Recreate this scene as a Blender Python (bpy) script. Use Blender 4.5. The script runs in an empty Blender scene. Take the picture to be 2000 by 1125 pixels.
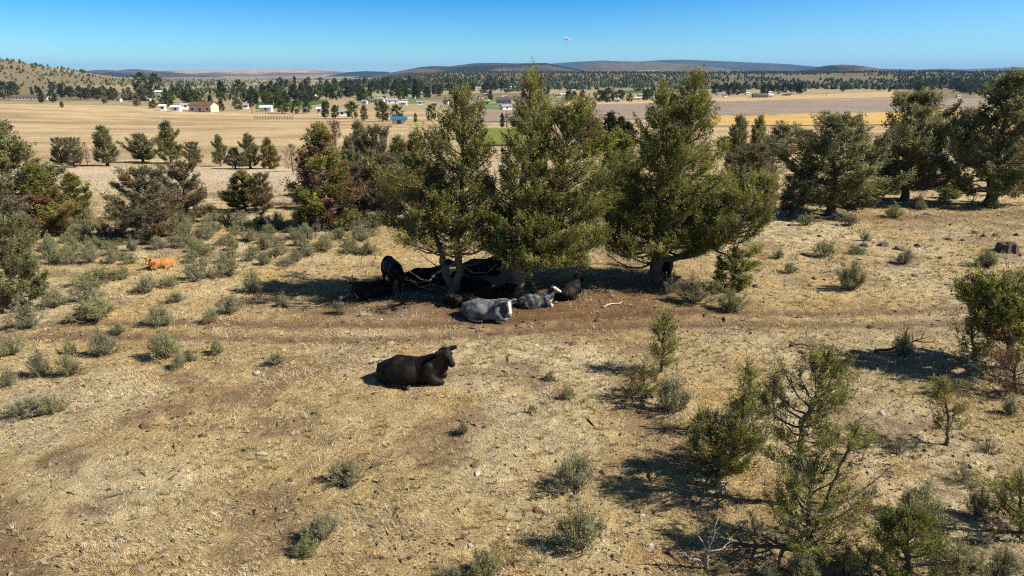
import bpy, bmesh, math, random
import numpy as np
from mathutils import Vector, Matrix, Euler

# ---------------------------------------------------------------- camera, sky, sun, exposure
SC = bpy.context.scene
COL = SC.collection
CAM_H, PITCH = 8.0, math.radians(17.4)
F = 1333.0                                   # focal length in pixels of a 2000 px wide frame
cam_d = bpy.data.cameras.new('camera'); cam_d.lens = 24.0; cam_d.sensor_width = 36.0
cam_d.clip_start = 0.1; cam_d.clip_end = 90000
cam = bpy.data.objects.new('camera', cam_d); COL.objects.link(cam)
cam.location = (0, 0, CAM_H); cam.rotation_euler = (math.radians(90) - PITCH, 0, 0)
SC.camera = cam

SUN_EL, SUN_AZ = math.radians(41), math.radians(-8)      # azimuth counter-clockwise from +X
S_DIR = Vector((math.cos(SUN_EL) * math.cos(SUN_AZ), math.cos(SUN_EL) * math.sin(SUN_AZ), math.sin(SUN_EL)))
world = bpy.data.worlds.new('World'); SC.world = world; world.use_nodes = True
wn, wl = world.node_tree.nodes, world.node_tree.links
wn.clear()
w_out = wn.new('ShaderNodeOutputWorld'); w_bg = wn.new('ShaderNodeBackground')
sky = wn.new('ShaderNodeTexSky'); sky.sky_type = 'NISHITA'; sky.sun_disc = False
sky.sun_elevation = SUN_EL; sky.sun_rotation = math.radians(90) - SUN_AZ
sky.altitude = 1300; sky.air_density = 1.0; sky.dust_density = 0.3; sky.ozone_density = 3.0
# sky tint by height above horizon; upper stops greyed to reduce blue shadow fill
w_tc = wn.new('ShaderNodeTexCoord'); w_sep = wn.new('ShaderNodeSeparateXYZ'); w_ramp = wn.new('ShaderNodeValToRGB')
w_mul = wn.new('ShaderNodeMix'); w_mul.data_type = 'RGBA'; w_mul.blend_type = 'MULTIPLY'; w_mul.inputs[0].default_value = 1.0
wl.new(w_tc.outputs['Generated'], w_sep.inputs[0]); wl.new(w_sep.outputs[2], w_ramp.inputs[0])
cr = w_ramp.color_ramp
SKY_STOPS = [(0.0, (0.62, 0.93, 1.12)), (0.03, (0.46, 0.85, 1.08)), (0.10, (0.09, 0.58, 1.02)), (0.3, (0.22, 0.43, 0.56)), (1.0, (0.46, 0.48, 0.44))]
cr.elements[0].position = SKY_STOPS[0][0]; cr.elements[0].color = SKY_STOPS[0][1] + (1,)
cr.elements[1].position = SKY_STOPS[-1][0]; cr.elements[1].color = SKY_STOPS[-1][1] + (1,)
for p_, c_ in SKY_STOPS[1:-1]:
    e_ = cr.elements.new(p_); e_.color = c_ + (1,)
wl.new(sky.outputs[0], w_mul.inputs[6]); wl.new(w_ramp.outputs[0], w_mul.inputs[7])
# thin veil of high haze thickening towards the east (right), smooth all the way round
w_mr = wn.new('ShaderNodeMapRange'); w_mr.interpolation_type = 'SMOOTHSTEP'; w_mr.inputs[1].default_value = 0.0; w_mr.inputs[2].default_value = 0.75; w_mr.inputs[3].default_value = 0.0; w_mr.inputs[4].default_value = 0.5
w_mr2 = wn.new('ShaderNodeMapRange'); w_mr2.interpolation_type = 'SMOOTHSTEP'; w_mr2.inputs[1].default_value = 0.0; w_mr2.inputs[2].default_value = 0.2; w_mr2.inputs[3].default_value = 1.0; w_mr2.inputs[4].default_value = 0.0
w_m = wn.new('ShaderNodeMath'); w_m.operation = 'MULTIPLY'; wl.new(w_sep.outputs[0], w_mr.inputs[0]); wl.new(w_sep.outputs[2], w_mr2.inputs[0]); wl.new(w_mr.outputs[0], w_m.inputs[0]); wl.new(w_mr2.outputs[0], w_m.inputs[1])
w_v = wn.new('ShaderNodeMix'); w_v.data_type = 'RGBA'; wl.new(w_m.outputs[0], w_v.inputs[0]); wl.new(w_mul.outputs[2], w_v.inputs[6]); w_v.inputs[7].default_value = (3.0, 5.4, 7.4, 1)
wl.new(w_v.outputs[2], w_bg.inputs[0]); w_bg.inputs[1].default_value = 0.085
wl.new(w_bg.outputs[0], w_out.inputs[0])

sun_d = bpy.data.lights.new('sun', 'SUN'); sun_d.energy = 5.0; sun_d.angle = math.radians(0.5); sun_d.color = (1.0, 0.91, 0.78)
sun = bpy.data.objects.new('sun', sun_d); COL.objects.link(sun)
sun.rotation_euler = S_DIR.to_track_quat('Z', 'Y').to_euler(); sun.location = (0, 0, 60)
SC.view_settings.view_transform = 'Standard'; SC.view_settings.look = 'None'
SC.view_settings.exposure = 0.74; SC.view_settings.gamma = 1.0
SC.cycles.max_bounces = 5; SC.cycles.diffuse_bounces = 2; SC.cycles.glossy_bounces = 2
SC.cycles.transmission_bounces = 2; SC.cycles.transparent_max_bounces = 32; SC.cycles.volume_bounces = 0
SC.cycles.use_denoising = False; SC.cycles.filter_width = 1.15

# ---------------------------------------------------------------- helpers
RNG = np.random.default_rng(7)
_perm = np.random.default_rng(3).permutation(256)
def _h(i, j, s):
    return _perm[(_perm[(_perm[i & 255] + j) & 255] + s) & 255] / 255.0
def vnoise(x, y, s=0):
    x = np.asarray(x, float); y = np.asarray(y, float)
    i = np.floor(x).astype(int); j = np.floor(y).astype(int)
    u = x - i; v = y - j; u = u * u * (3 - 2 * u); v = v * v * (3 - 2 * v)
    return ((_h(i, j, s) * (1 - u) + _h(i + 1, j, s) * u) * (1 - v) + (_h(i, j + 1, s) * (1 - u) + _h(i + 1, j + 1, s) * u) * v)
def fbm(x, y, s=0, o=4):
    a, t, n = 1.0, 0.0, 0.0
    for k in range(o):
        t = t + a * vnoise(x * 2 ** k + 17.3 * k, y * 2 ** k - 9.1 * k, s + k); n += a; a *= 0.5
    return t / n
def sstep(a, b, x):
    t = np.clip((np.asarray(x, float) - a) / (b - a), 0, 1); return t * t * (3 - 2 * t)

PY = [-60, 0, 35, 48, 60, 85, 105, 190, 250, 300, 400, 450, 600, 850, 1100, 1500, 2500, 60000]
PZ = [0, 0, 0, -0.35, -1.0, -2.6, -3.6, -6.9, -9.0, -10.6, -12.6, -13.2, -15.4, -18.6, -19.3, -19.2, -19.5, -19.5]
def trail_y(x): return 21.4 + 0.07 * x + 0.0012 * x * x + 0.35 * np.sin(x * 0.35)
def terrain(x, y, fine=True):
    x = np.asarray(x, float); y = np.asarray(y, float)
    z = np.interp(y, PY, PZ)
    z = z + 4.8 * np.exp(-((x + 270) / 105) ** 2 - ((y - 355) / 95) ** 2)           # crest of the left field
    z = z + 0.8 * (fbm(x / 160, y / 160, 5, 2) - 0.5) * sstep(60, 200, y) * 2
    z = z + 76 * np.exp(-((x + 1160) / 290) ** 2 - ((y - 1330) / 420) ** 2) * (0.85 + 0.3 * fbm(x / 180, y / 180, 9, 3))
    rid = sstep(1350, 2400, y) * sstep(-620, -120, x) * (1 - 0.9 * sstep(2700, 4200, y))
    z = z + rid * (32 + 14 * (fbm(x / 520, y / 520, 21, 3) - 0.45))
    if fine:
        near = 1 - sstep(45, 90, y)
        z = z + near * (0.16 * (fbm(x / 4.5, y / 4.5, 31, 2) - 0.5) + 0.13 * (fbm(x * 1.1, y * 1.1, 41, 3) - 0.5) + 0.075 * (fbm(x * 4.5, y * 4.5, 51, 2) - 0.5))
        d = np.abs(y - trail_y(x)); z = z - near * 0.06 * (np.exp(-((d - 0.6) / 0.28) ** 2))
    return z
def tz(x, y): return float(terrain(x, y))
_ys = np.concatenate([np.linspace(5, 60, 900), np.geomspace(60, 9000, 2600)[1:]])
_cp, _sp = math.cos(PITCH), math.sin(PITCH)
def P(px, row, fine=True):
    """ground point seen at a place of the photograph (the ray is cut with the terrain)"""
    a = (px - 1000) / F; b = (562.5 - row) / F
    dx, dy, dz = a, _cp + b * _sp, -_sp + b * _cp
    t = _ys / dy
    zz = CAM_H + dz * t; tt = terrain(dx * t, _ys, fine)
    k = np.argmax(zz < tt)
    if not (zz < tt).any(): k = len(_ys) - 1
    y = _ys[k]; x = dx * t[k]
    return Vector((float(x), float(y), tz(x, y)))
def ppm(p):                                                    # photo pixels per metre at a point
    return F / (p.y * _cp + (CAM_H - p.z) * _sp)

class MB:
    """collects triangles with a colour per vertex, builds ONE mesh"""
    def __init__(s): s.v = []; s.f = []; s.c = []; s.m = []; s.n = 0
    def add(s, v, f, col=(1, 1, 1), mi=0):
        v = np.asarray(v, float).reshape(-1, 3); f = np.asarray(f, int).reshape(-1, 3)
        s.v.append(v); s.f.append(f + s.n); s.n += len(v)
        col = np.asarray(col, float)
        s.c.append(np.broadcast_to(col, (len(v), 3)) if col.ndim == 1 else col)
        s.m.append(np.full(len(f), mi, int))
    def tube(s, pts, rad, sides=5, col=(1, 1, 1), mi=0, cap=False):
        pts = np.asarray(pts, float); n = len(pts); rad = np.broadcast_to(np.asarray(rad, float), (n,))
        d = np.gradient(pts, axis=0); d /= np.linalg.norm(d, axis=1)[:, None] + 1e-9
        up = np.array([0, 0, 1.0]) if abs(d[0][2]) < 0.9 else np.array([1.0, 0, 0])
        a = np.cross(d, up); a /= np.linalg.norm(a, axis=1)[:, None] + 1e-9; b = np.cross(d, a)
        th = np.arange(sides) * 2 * np.pi / sides
        v = pts[:, None] + rad[:, None, None] * (np.cos(th)[None, :, None] * a[:, None] + np.sin(th)[None, :, None] * b[:, None])
        i = np.arange(n - 1)[:, None] * sides; j = np.arange(sides)[None]; k = (j + 1) % sides
        q0, q1, q2, q3 = i + j, i + k, i + sides + k, i + sides + j
        f = np.concatenate([np.stack([q0, q1, q2], -1).reshape(-1, 3), np.stack([q0, q2, q3], -1).reshape(-1, 3)])
        v = v.reshape(-1, 3)
        if cap:
            v = np.vstack([v, pts[0], pts[-1]]); c0, c1 = n * sides, n * sides + 1; b0 = (n - 1) * sides
            f = np.vstack([f, [[c0, (q + 1) % sides, q] for q in range(sides)], [[c1, b0 + q, b0 + (q + 1) % sides] for q in range(sides)]])
        s.add(v, f, col, mi)
    def box(s, x0, x1, y0, y1, z0, z1, col=(1, 1, 1), mi=0):
        v = [(x, y, z) for z in (z0, z1) for y in (y0, y1) for x in (x0, x1)]
        f = [(0, 2, 3), (0, 3, 1), (4, 5, 7), (4, 7, 6), (0, 1, 5), (0, 5, 4), (2, 6, 7), (2, 7, 3), (0, 4, 6), (0, 6, 2), (1, 3, 7), (1, 7, 5)]
        s.add(v, f, col, mi)
    def mesh(s, name, mats, smooth=False):
        me = bpy.data.meshes.new(name)
        v = np.concatenate(s.v); f = np.concatenate(s.f); c = np.concatenate(s.c); m = np.concatenate(s.m)
        me.vertices.add(len(v)); me.vertices.foreach_set('co', v.astype(np.float32).ravel())
        me.loops.add(f.size); me.loops.foreach_set('vertex_index', f.astype(np.int32).ravel())
        me.polygons.add(len(f)); me.polygons.foreach_set('loop_start', np.arange(0, f.size, 3, dtype=np.int32))
        at = me.attributes.new('Col', 'FLOAT_COLOR', 'POINT')
        at.data.foreach_set('color', np.hstack([c, np.ones((len(c), 1))]).astype(np.float32).ravel())
        for q in (mats if isinstance(mats, (list, tuple)) else [mats]): me.materials.append(q)
        me.polygons.foreach_set('material_index', m.astype(np.int32))
        me.polygons.foreach_set('use_smooth', np.full(len(f), smooth))
        me.update(calc_edges=True)
        return me
def link(name, me, parent=None):
    o = bpy.data.objects.new(name, me); COL.objects.link(o)
    if parent is not None: o.parent = parent
    return o
def tag(o, label=None, cat=None, group=None, kind=None):
    if label: o['label'] = label
    if cat: o['category'] = cat
    if group: o['group'] = group
    if kind: o['kind'] = kind
    return o
def thing(name, loc, label, cat, group=None, rz=0.0, sc=1.0):
    o = link(name, None); o.location = loc; o.rotation_euler = (0, 0, rz)
    o.scale = sc if isinstance(sc, (tuple, list)) else (sc, sc, sc)
    return tag(o, label, cat, group)
ORD = ['first', 'second', 'third', 'fourth', 'fifth', 'sixth', 'seventh', 'eighth', 'ninth', 'tenth', 'eleventh', 'twelfth', 'thirteenth',
       'fourteenth', 'fifteenth', 'sixteenth', 'seventeenth', 'eighteenth', 'nineteenth', 'twentieth']
def ordinal(k):
    if k < 20: return ORD[k]
    tens = {2: 'twenty', 3: 'thirty', 4: 'forty', 5: 'fifty', 6: 'sixty', 7: 'seventy'}[(k + 1) // 10]
    return tens + '-' + ORD[(k + 1) % 10 - 1] if (k + 1) % 10 else tens.replace('ty', 'tieth')

# ---------------------------------------------------------------- materials
def new_mat(name):
    m = bpy.data.materials.new(name); m.use_nodes = True
    n = m.node_tree.nodes; b = n['Principled BSDF']; return m, n, m.node_tree.links, b
def attr_mat(name, rough=0.8, spec=0.2, noise=6.0, amt=0.5, bump=0.0, bscale=20.0, translucent=0.0):
    """colour attribute x procedural noise"""
    m, n, l, b = new_mat(name)
    at = n.new('ShaderNodeAttribute'); at.attribute_name = 'Col'
    tc = n.new('ShaderNodeTexCoord'); nz = n.new('ShaderNodeTexNoise'); nz.inputs['Scale'].default_value = noise; nz.inputs['Detail'].default_value = 4
    l.new(tc.outputs['Object'], nz.inputs['Vector'])
    mr = n.new('ShaderNodeMapRange'); mr.inputs[1].default_value = 0.25; mr.inputs[2].default_value = 0.75
    mr.inputs[3].default_value = 1 - amt; mr.inputs[4].default_value = 1 + amt
    l.new(nz.outputs[0], mr.inputs[0])
    mx = n.new('ShaderNodeMix'); mx.data_type = 'RGBA'; mx.blend_type = 'MULTIPLY'; mx.inputs[0].default_value = 1
    l.new(at.outputs['Color'], mx.inputs[6]); l.new(mr.outputs[0], mx.inputs[7]); l.new(mx.outputs[2], b.inputs['Base Color'])
    b.inputs['Roughness'].default_value = rough; b.inputs['Specular IOR Level'].default_value = spec
    if bump:
        n2 = n.new('ShaderNodeTexNoise'); n2.inputs['Scale'].default_value = bscale; n2.inputs['Detail'].default_value = 5
        l.new(tc.outputs['Object'], n2.inputs['Vector'])
        bp = n.new('ShaderNodeBump'); bp.inputs['Strength'].default_value = bump; bp.inputs['Distance'].default_value = 0.05
        l.new(n2.outputs[0], bp.inputs['Height']); l.new(bp.outputs[0], b.inputs['Normal'])
    if translucent:
        tr = n.new('ShaderNodeBsdfTranslucent'); l.new(mx.outputs[2], tr.inputs[0])
        ms = n.new('ShaderNodeMixShader'); ms.inputs[0].default_value = translucent
        l.new(b.outputs[0], ms.inputs[1]); l.new(tr.outputs[0], ms.inputs[2])
        l.new(ms.outputs[0], n['Material Output'].inputs['Surface'])
    return m
M_LEAF = attr_mat('juniper_foliage', 0.7, 0.2, 2.2, 0.35, translucent=0.38)
M_BARK = attr_mat('bark', 0.9, 0.1, 14, 0.5, 0.6, 40)
M_SAGE = attr_mat('sage_leaves', 0.85, 0.1, 5, 0.25, translucent=0.25)
M_TWIG = attr_mat('twigs', 0.9, 0.1, 18, 0.35)
M_GRASS = attr_mat('dry_straw', 0.8, 0.2, 1.3, 0.25, translucent=0.25)
M_ROCK = attr_mat('rock', 0.9, 0.2, 7, 0.45, 0.5, 18)
M_FAR = attr_mat('far_foliage', 0.9, 0.05, 0.4, 0.35, translucent=0.1)
M_PAINT = attr_mat('painted_siding', 0.7, 0.2, 0.8, 0.12)
M_ROOF = attr_mat('roofing', 0.7, 0.2, 1.5, 0.25)
m_, n_, l_, b_ = new_mat('window_glass'); b_.inputs['Base Color'].default_value = (0.03, 0.04, 0.05, 1); b_.inputs['Roughness'].default_value = 0.1; M_GLASS = m_

def ground_mat():
    m, n, l, b = new_mat('dry_ground')
    at = n.new('ShaderNodeAttribute'); at.attribute_name = 'Col'
    tc = n.new('ShaderNodeTexCoord')
    def noise(sc, det=5, rough=0.6, dist=0.0, stretch=None):
        z = n.new('ShaderNodeTexNoise'); z.inputs['Scale'].default_value = sc; z.inputs['Detail'].default_value = det; z.inputs['Roughness'].default_value = rough
        z.inputs['Distortion'].default_value = dist
        if stretch:
            mp = n.new('ShaderNodeMapping'); mp.inputs['Scale'].default_value = stretch; mp.inputs['Rotation'].default_value = (0, 0, 0.35)
            l.new(tc.outputs['Object'], mp.inputs['Vector']); l.new(mp.outputs[0], z.inputs['Vector'])
        else: l.new(tc.outputs['Object'], z.inputs['Vector'])
        return z
    def rng_(src, lo, hi, a, c):
        r = n.new('ShaderNodeMapRange'); r.inputs[1].default_value = lo; r.inputs[2].default_value = hi; r.inputs[3].default_value = a; r.inputs[4].default_value = c
        l.new(src, r.inputs[0]); return r.outputs[0]
    fine = noise(22, 6, 0.7, 0.8); mid = noise(2.6, 5, 0.65, 0.5); big = noise(0.09, 5, 0.6); straw = noise(30, 4, 0.7, 0.3, (1, 0.3, 1))
    def mul(a, bb):
        q = n.new('ShaderNodeMath'); q.operation = 'MULTIPLY'; l.new(a, q.inputs[0]); l.new(bb, q.inputs[1]); return q.outputs[0]
    k = mul(mul(rng_(fine.outputs[0], 0.3, 0.7, 0.5, 1.5), rng_(mid.outputs[0], 0.3, 0.7, 0.66, 1.3)), rng_(big.outputs[0], 0.3, 0.7, 0.84, 1.16))
    k = mul(k, rng_(straw.outputs[0], 0.35, 0.65, 0.8, 1.2))
    mx = n.new('ShaderNodeMix'); mx.data_type = 'RGBA'; mx.blend_type = 'MULTIPLY'; mx.inputs[0].default_value = 1
    l.new(at.outputs['Color'], mx.inputs[6]); l.new(k, mx.inputs[7])
    l.new(mx.outputs[2], b.inputs['Base Color'])
    b.inputs['Roughness'].default_value = 0.95; b.inputs['Specular IOR Level'].default_value = 0.08
    bp = n.new('ShaderNodeBump'); bp.inputs['Strength'].default_value = 0.9; bp.inputs['Distance'].default_value = 0.06
    l.new(fine.outputs[0], bp.inputs['Height'])
    bp2 = n.new('ShaderNodeBump'); bp2.inputs['Strength'].default_value = 0.8; bp2.inputs['Distance'].default_value = 0.25
    l.new(mid.outputs[0], bp2.inputs['Height']); l.new(bp2.outputs[0], bp.inputs['Normal']); l.new(bp.outputs[0], b.inputs['Normal'])
    return m
M_GROUND = ground_mat()

# ---------------------------------------------------------------- ground
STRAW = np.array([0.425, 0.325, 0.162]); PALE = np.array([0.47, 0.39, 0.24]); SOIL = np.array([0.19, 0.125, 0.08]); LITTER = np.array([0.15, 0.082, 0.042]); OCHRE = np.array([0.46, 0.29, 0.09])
def dirt_mask(x, y):
    """bare soil: trail ruts, litter under the junipers, dirt track bottom left"""
    nb = fbm(x * 0.9, y * 0.9, 61, 4)
    d = np.abs(y - trail_y(x))
    t = np.exp(-((d - 0.62) / 0.36) ** 2) * 1.1 * sstep(0.25, 0.5, nb + 0.22)
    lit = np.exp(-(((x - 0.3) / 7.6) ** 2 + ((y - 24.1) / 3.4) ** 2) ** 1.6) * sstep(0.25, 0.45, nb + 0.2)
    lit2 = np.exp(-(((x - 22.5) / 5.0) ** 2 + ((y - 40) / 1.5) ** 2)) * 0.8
    bl = sstep(2.3, 1.2, x + y + 0.8 * (nb - 0.5)) * sstep(-3.6, -2.0, x + y) * sstep(16, 13, y)
    pat = sstep(0.54, 0.68, fbm(x * 0.62, y * 0.62, 71, 4)) * 0.7
    return np.clip(np.maximum.reduce([t, bl * 0.9, pat]), 0, 1), np.clip(lit + lit2, 0, 1)
def ground_col(x, y):
    n1 = fbm(x * 0.25, y * 0.25, 81, 4)[..., None]; n2 = fbm(x * 0.7, y * 0.7, 91, 3)[..., None]
    c = STRAW * (1 - sstep(0.4, 0.7, n1)) + PALE * sstep(0.4, 0.7, n1)
    oc = sstep(0.62, 0.74, n2) * 0.4; c = c * (1 - oc) + OCHRE * oc
    d, lt = dirt_mask(x, y)
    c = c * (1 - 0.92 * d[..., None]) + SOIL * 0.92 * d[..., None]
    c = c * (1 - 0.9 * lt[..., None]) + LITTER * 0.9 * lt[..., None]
    # beyond the brush: pale stubble field, then mown tan slope, town flat, plain
    def blend(a, b, w): return a * (1 - w[..., None]) + np.array(b) * w[..., None]
    w = sstep(50, 58, y) * (1 - sstep(78, 84, y)) * sstep(5, -6, x); c = blend(c, (0.50, 0.40, 0.275), w)
    st = fbm(x / 45, y / 7.0, 101, 4)
    slope = np.array([0.42, 0.315, 0.18]) * (0.68 + 0.42 * sstep(0.3, 0.7, st) + 0.16 * fbm(x / 9, y / 5, 241, 3))[..., None]
    w = (sstep(84, 92, y) * (1 - sstep(390, 420, y)))[..., None]; c = c * (1 - w) + slope * w
    w = sstep(400, 430, y); c = blend(c, (0.33, 0.26, 0.15), w * 0.9)
    w = sstep(2600, 4500, y); c = blend(c, (0.30, 0.245, 0.16), w)
    w = sstep(400, 700, y) * sstep(0.5, 0.62, fbm(x / 260, y / 420, 111, 4)); c = blend(c, (0.12, 0.115, 0.06), w * 0.7)
    w = sstep(1250, 1550, y) * sstep(-500, -200, x) * (1 - sstep(3000, 3600, y)); c = blend(c, (0.13, 0.11, 0.065), w * 0.85)
    w = np.exp(-((x + 1180) / 330) ** 2 - ((y - 1330) / 430) ** 2); c = blend(c, (0.21, 0.15, 0.09), np.clip(w * 1.6, 0, 1) * (0.55 + 0.45 * sstep(0.4, 0.6, fbm(x / 70, y / 70, 231, 3))))
    return c
rows = np.concatenate([np.linspace(-28, 6.5, 24), np.geomspace(6.6, 62, 290), np.geomspace(63, 25500, 180)])
us = np.linspace(-1.15, 1.15, 500)
gy, gu = np.meshgrid(rows, us, indexing='ij'); gx = gu * (gy + 30)
gz = terrain(gx, gy)
gv = np.stack([gx, gy, gz], -1).reshape(-1, 3); nc = len(us)
ii, jj = np.meshgrid(np.arange(len(rows) - 1), np.arange(nc - 1), indexing='ij'); q = (ii * nc + jj).ravel()
gf = np.concatenate([np.stack([q, q + 1, q + nc + 1], -1), np.stack([q, q + nc + 1, q + nc], -1)])
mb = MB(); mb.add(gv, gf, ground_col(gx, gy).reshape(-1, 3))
ground = tag(link('ground', mb.mesh('ground', M_GROUND, True)), kind='structure')

# fields of the valley floor, draped a hand above the ground
def field(name, corners, col, nu=60, nv=24):
    c = [np.array(k, float) for k in corners]                  # near-left, near-right, far-right, far-left in metres
    u, v = np.meshgrid(np.linspace(0, 1, nu), np.linspace(0, 1, nv))
    p = (c[0] * ((1 - u) * (1 - v))[..., None] + c[1] * (u * (1 - v))[..., None] + c[2] * (u * v)[..., None] + c[3] * ((1 - u) * v)[..., None])
    z = terrain(p[..., 0], p[..., 1], False) + 0.22
    t = (0.86 + 0.28 * fbm(p[..., 0] / 60, p[..., 1] / 25, 131, 3))[..., None]
    mb = MB(); i, j = np.meshgrid(np.arange(nv - 1), np.arange(nu - 1), indexing='ij'); q = (i * nu + j).ravel()
    mb.add(np.concatenate([p, z[..., None]], -1).reshape(-1, 3), np.concatenate([np.stack([q, q + 1, q + nu + 1], -1), np.stack([q, q + nu + 1, q + nu], -1)]), (np.array(col) * t).reshape(-1, 3))
    return tag(link(name, mb.mesh(name, M_GROUND, True)), kind='structure')
def fieldp(name, px, col, **k):
    field(name, [tuple(P(a, b, False).xy) for a, b in px], col, **k)
fieldp('golden_field', [(1385, 247), (2100, 243), (2100, 207), (1385, 226)], (0.52, 0.345, 0.12))
fieldp('grey_field', [(900, 240), (2100, 206), (2100, 190), (900, 207)], (0.27, 0.215, 0.17))
fieldp('tan_field', [(1100, 206), (1760, 190), (1740, 179), (1100, 200)], (0.46, 0.34, 0.18))
fieldp('green_field', [(500, 214), (640, 202), (640, 195), (500, 200)], (0.075, 0.12, 0.03), nu=20, nv=8)
fieldp('lawn', [(945, 213), (985, 213), (985, 204), (945, 204)], (0.05, 0.16, 0.025), nu=12, nv=8)
fieldp('lawn', [(790, 202), (830, 202), (825, 192), (790, 192)], (0.12, 0.20, 0.05), nu=12, nv=8)
fieldp('meadow', [(930, 285), (1075, 285), (1060, 252), (945, 252)], (0.17, 0.19, 0.04), nu=20, nv=10)
fieldp('green_field', [(1180, 184), (1270, 182), (1270, 175), (1180, 178)], (0.07, 0.12, 0.03), nu=20, nv=8)
fieldp('lawn', [(1850, 172), (1960, 172), (1960, 165), (1850, 165)], (0.13, 0.19, 0.07), nu=12, nv=8)

# far hills: each a real ridge with its own distance, depth and gullies
def hill(name, D, depth, prof, col, col2, seed, amt=0.5):
    pr = np.array(prof, float); hx = (pr[:, 0] - 1000) / F * D / _cp * 1.0
    elev = np.tan(np.arctan((562.5 - pr[:, 1]) / F) - PITCH) * D + CAM_H
    nx, ny = 150, 30
    X = np.linspace(hx[0], hx[-1], nx); v = np.linspace(-1, 1.0, ny)
    H = np.interp(X, hx, elev); k = np.ones(3) / 3; H = np.convolve(np.pad(H, 1, mode='edge'), k, 'valid')
    xx, vv = np.meshgrid(X, v); base = -30.0
    yy = D + vv * depth
    shape = np.cos(np.clip(np.abs(vv), 0, 1) * np.pi / 2) ** 1.3
    g = fbm(xx / depth * 2.2, yy / depth * 2.2, seed, 4)
    zz = base + (H[None] - base) * np.clip(shape * (1 + 0.55 * (g - 0.5) * (1 - shape) * 2), 0, 1)
    t = sstep(0.5 - 0.12, 0.5 + 0.12, fbm(xx / depth * 3.0, yy / depth * 5.0, seed + 7, 4) * amt + 0.5 * (1 - amt) + 0.12 * (shape - 0.5))[..., None]
    c = np.array(col) * (1 - t) + np.array(col2) * t
    mb = MB(); i, j = np.meshgrid(np.arange(ny - 1), np.arange(nx - 1), indexing='ij'); q = (i * nx + j).ravel()
    mb.add(np.stack([xx, yy, zz], -1).reshape(-1, 3), np.concatenate([np.stack([q, q + 1, q + nx + 1], -1), np.stack([q, q + nx + 1, q + nx], -1)]), c.reshape(-1, 3))
    return tag(link(name, mb.mesh(name, M_HILL, True)), kind='structure')
M_HILL = attr_mat('hill_scrub', 0.95, 0.05, 0.012, 0.4)
FOREST, BROWN, TAN = (0.012, 0.020, 0.020), (0.125, 0.085, 0.058), (0.42, 0.31, 0.18)
hill('hill', 7000, 700, [(215, 150), (240, 143), (258, 138), (275, 136), (292, 138), (302, 141), (314, 137), (328, 135), (350, 137), (400, 142), (470, 150)], FOREST, BROWN, 3)
hill('hill', 10500, 1500, [(150, 147), (330, 143), (380, 139), (440, 137), (500, 138), (570, 135), (620, 135), (680, 139), (730, 142), (770, 146)], BROWN, TAN, 4)
hill('hill', 9000, 900, [(680, 148), (710, 141), (740, 139), (775, 140), (800, 146)], FOREST, FOREST, 5)
hill('hill', 6000, 1100, [(740, 150), (800, 140), (840, 131), (862, 129), (890, 130), (930, 124), (970, 123), (1010, 124), (1060, 123), (1110, 134), (1160, 146)], BROWN, FOREST, 6, 0.8)
hill('hill', 12500, 1600, [(980, 142), (1050, 126), (1110, 121), (1165, 118), (1200, 122), (1270, 117), (1300, 116.5), (1400, 121), (1480, 125), (1540, 131), (1640, 134), (1720, 136), (1800, 139)], FOREST, (0.05, 0.055, 0.035), 7)
hill('hill', 7500, 1300, [(1060, 148), (1110, 134), (1145, 122), (1180, 119), (1240, 121), (1290, 124), (1330, 128), (1390, 137), (1460, 146)], BROWN, (0.12, 0.10, 0.07), 8)
hill('hill', 6200, 600, [(1030, 149), (1090, 142), (1180, 140), (1250, 137), (1300, 144), (1500, 148)], TAN, (0.36, 0.27, 0.17), 9)
hill('hill', 4600, 420, [(1470, 143), (1530, 135), (1560, 128), (1585, 126), (1612, 128), (1650, 135), (1700, 143)], BROWN, FOREST, 10, 0.7)
hill('hill', 13000, 1500, [(1600, 140), (1720, 137), (1760, 134), (1800, 135), (1860, 133), (1900, 131), (1960, 132), (2040, 131), (2200, 133)], FOREST, BROWN, 11)
hill('hill', 20000, 2500, [(-100, 144), (150, 143.5), (300, 143), (700, 143), (1600, 139), (1660, 137.5), (1730, 139), (2200, 139)], (0.12, 0.11, 0.08), FOREST, 12)

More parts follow.
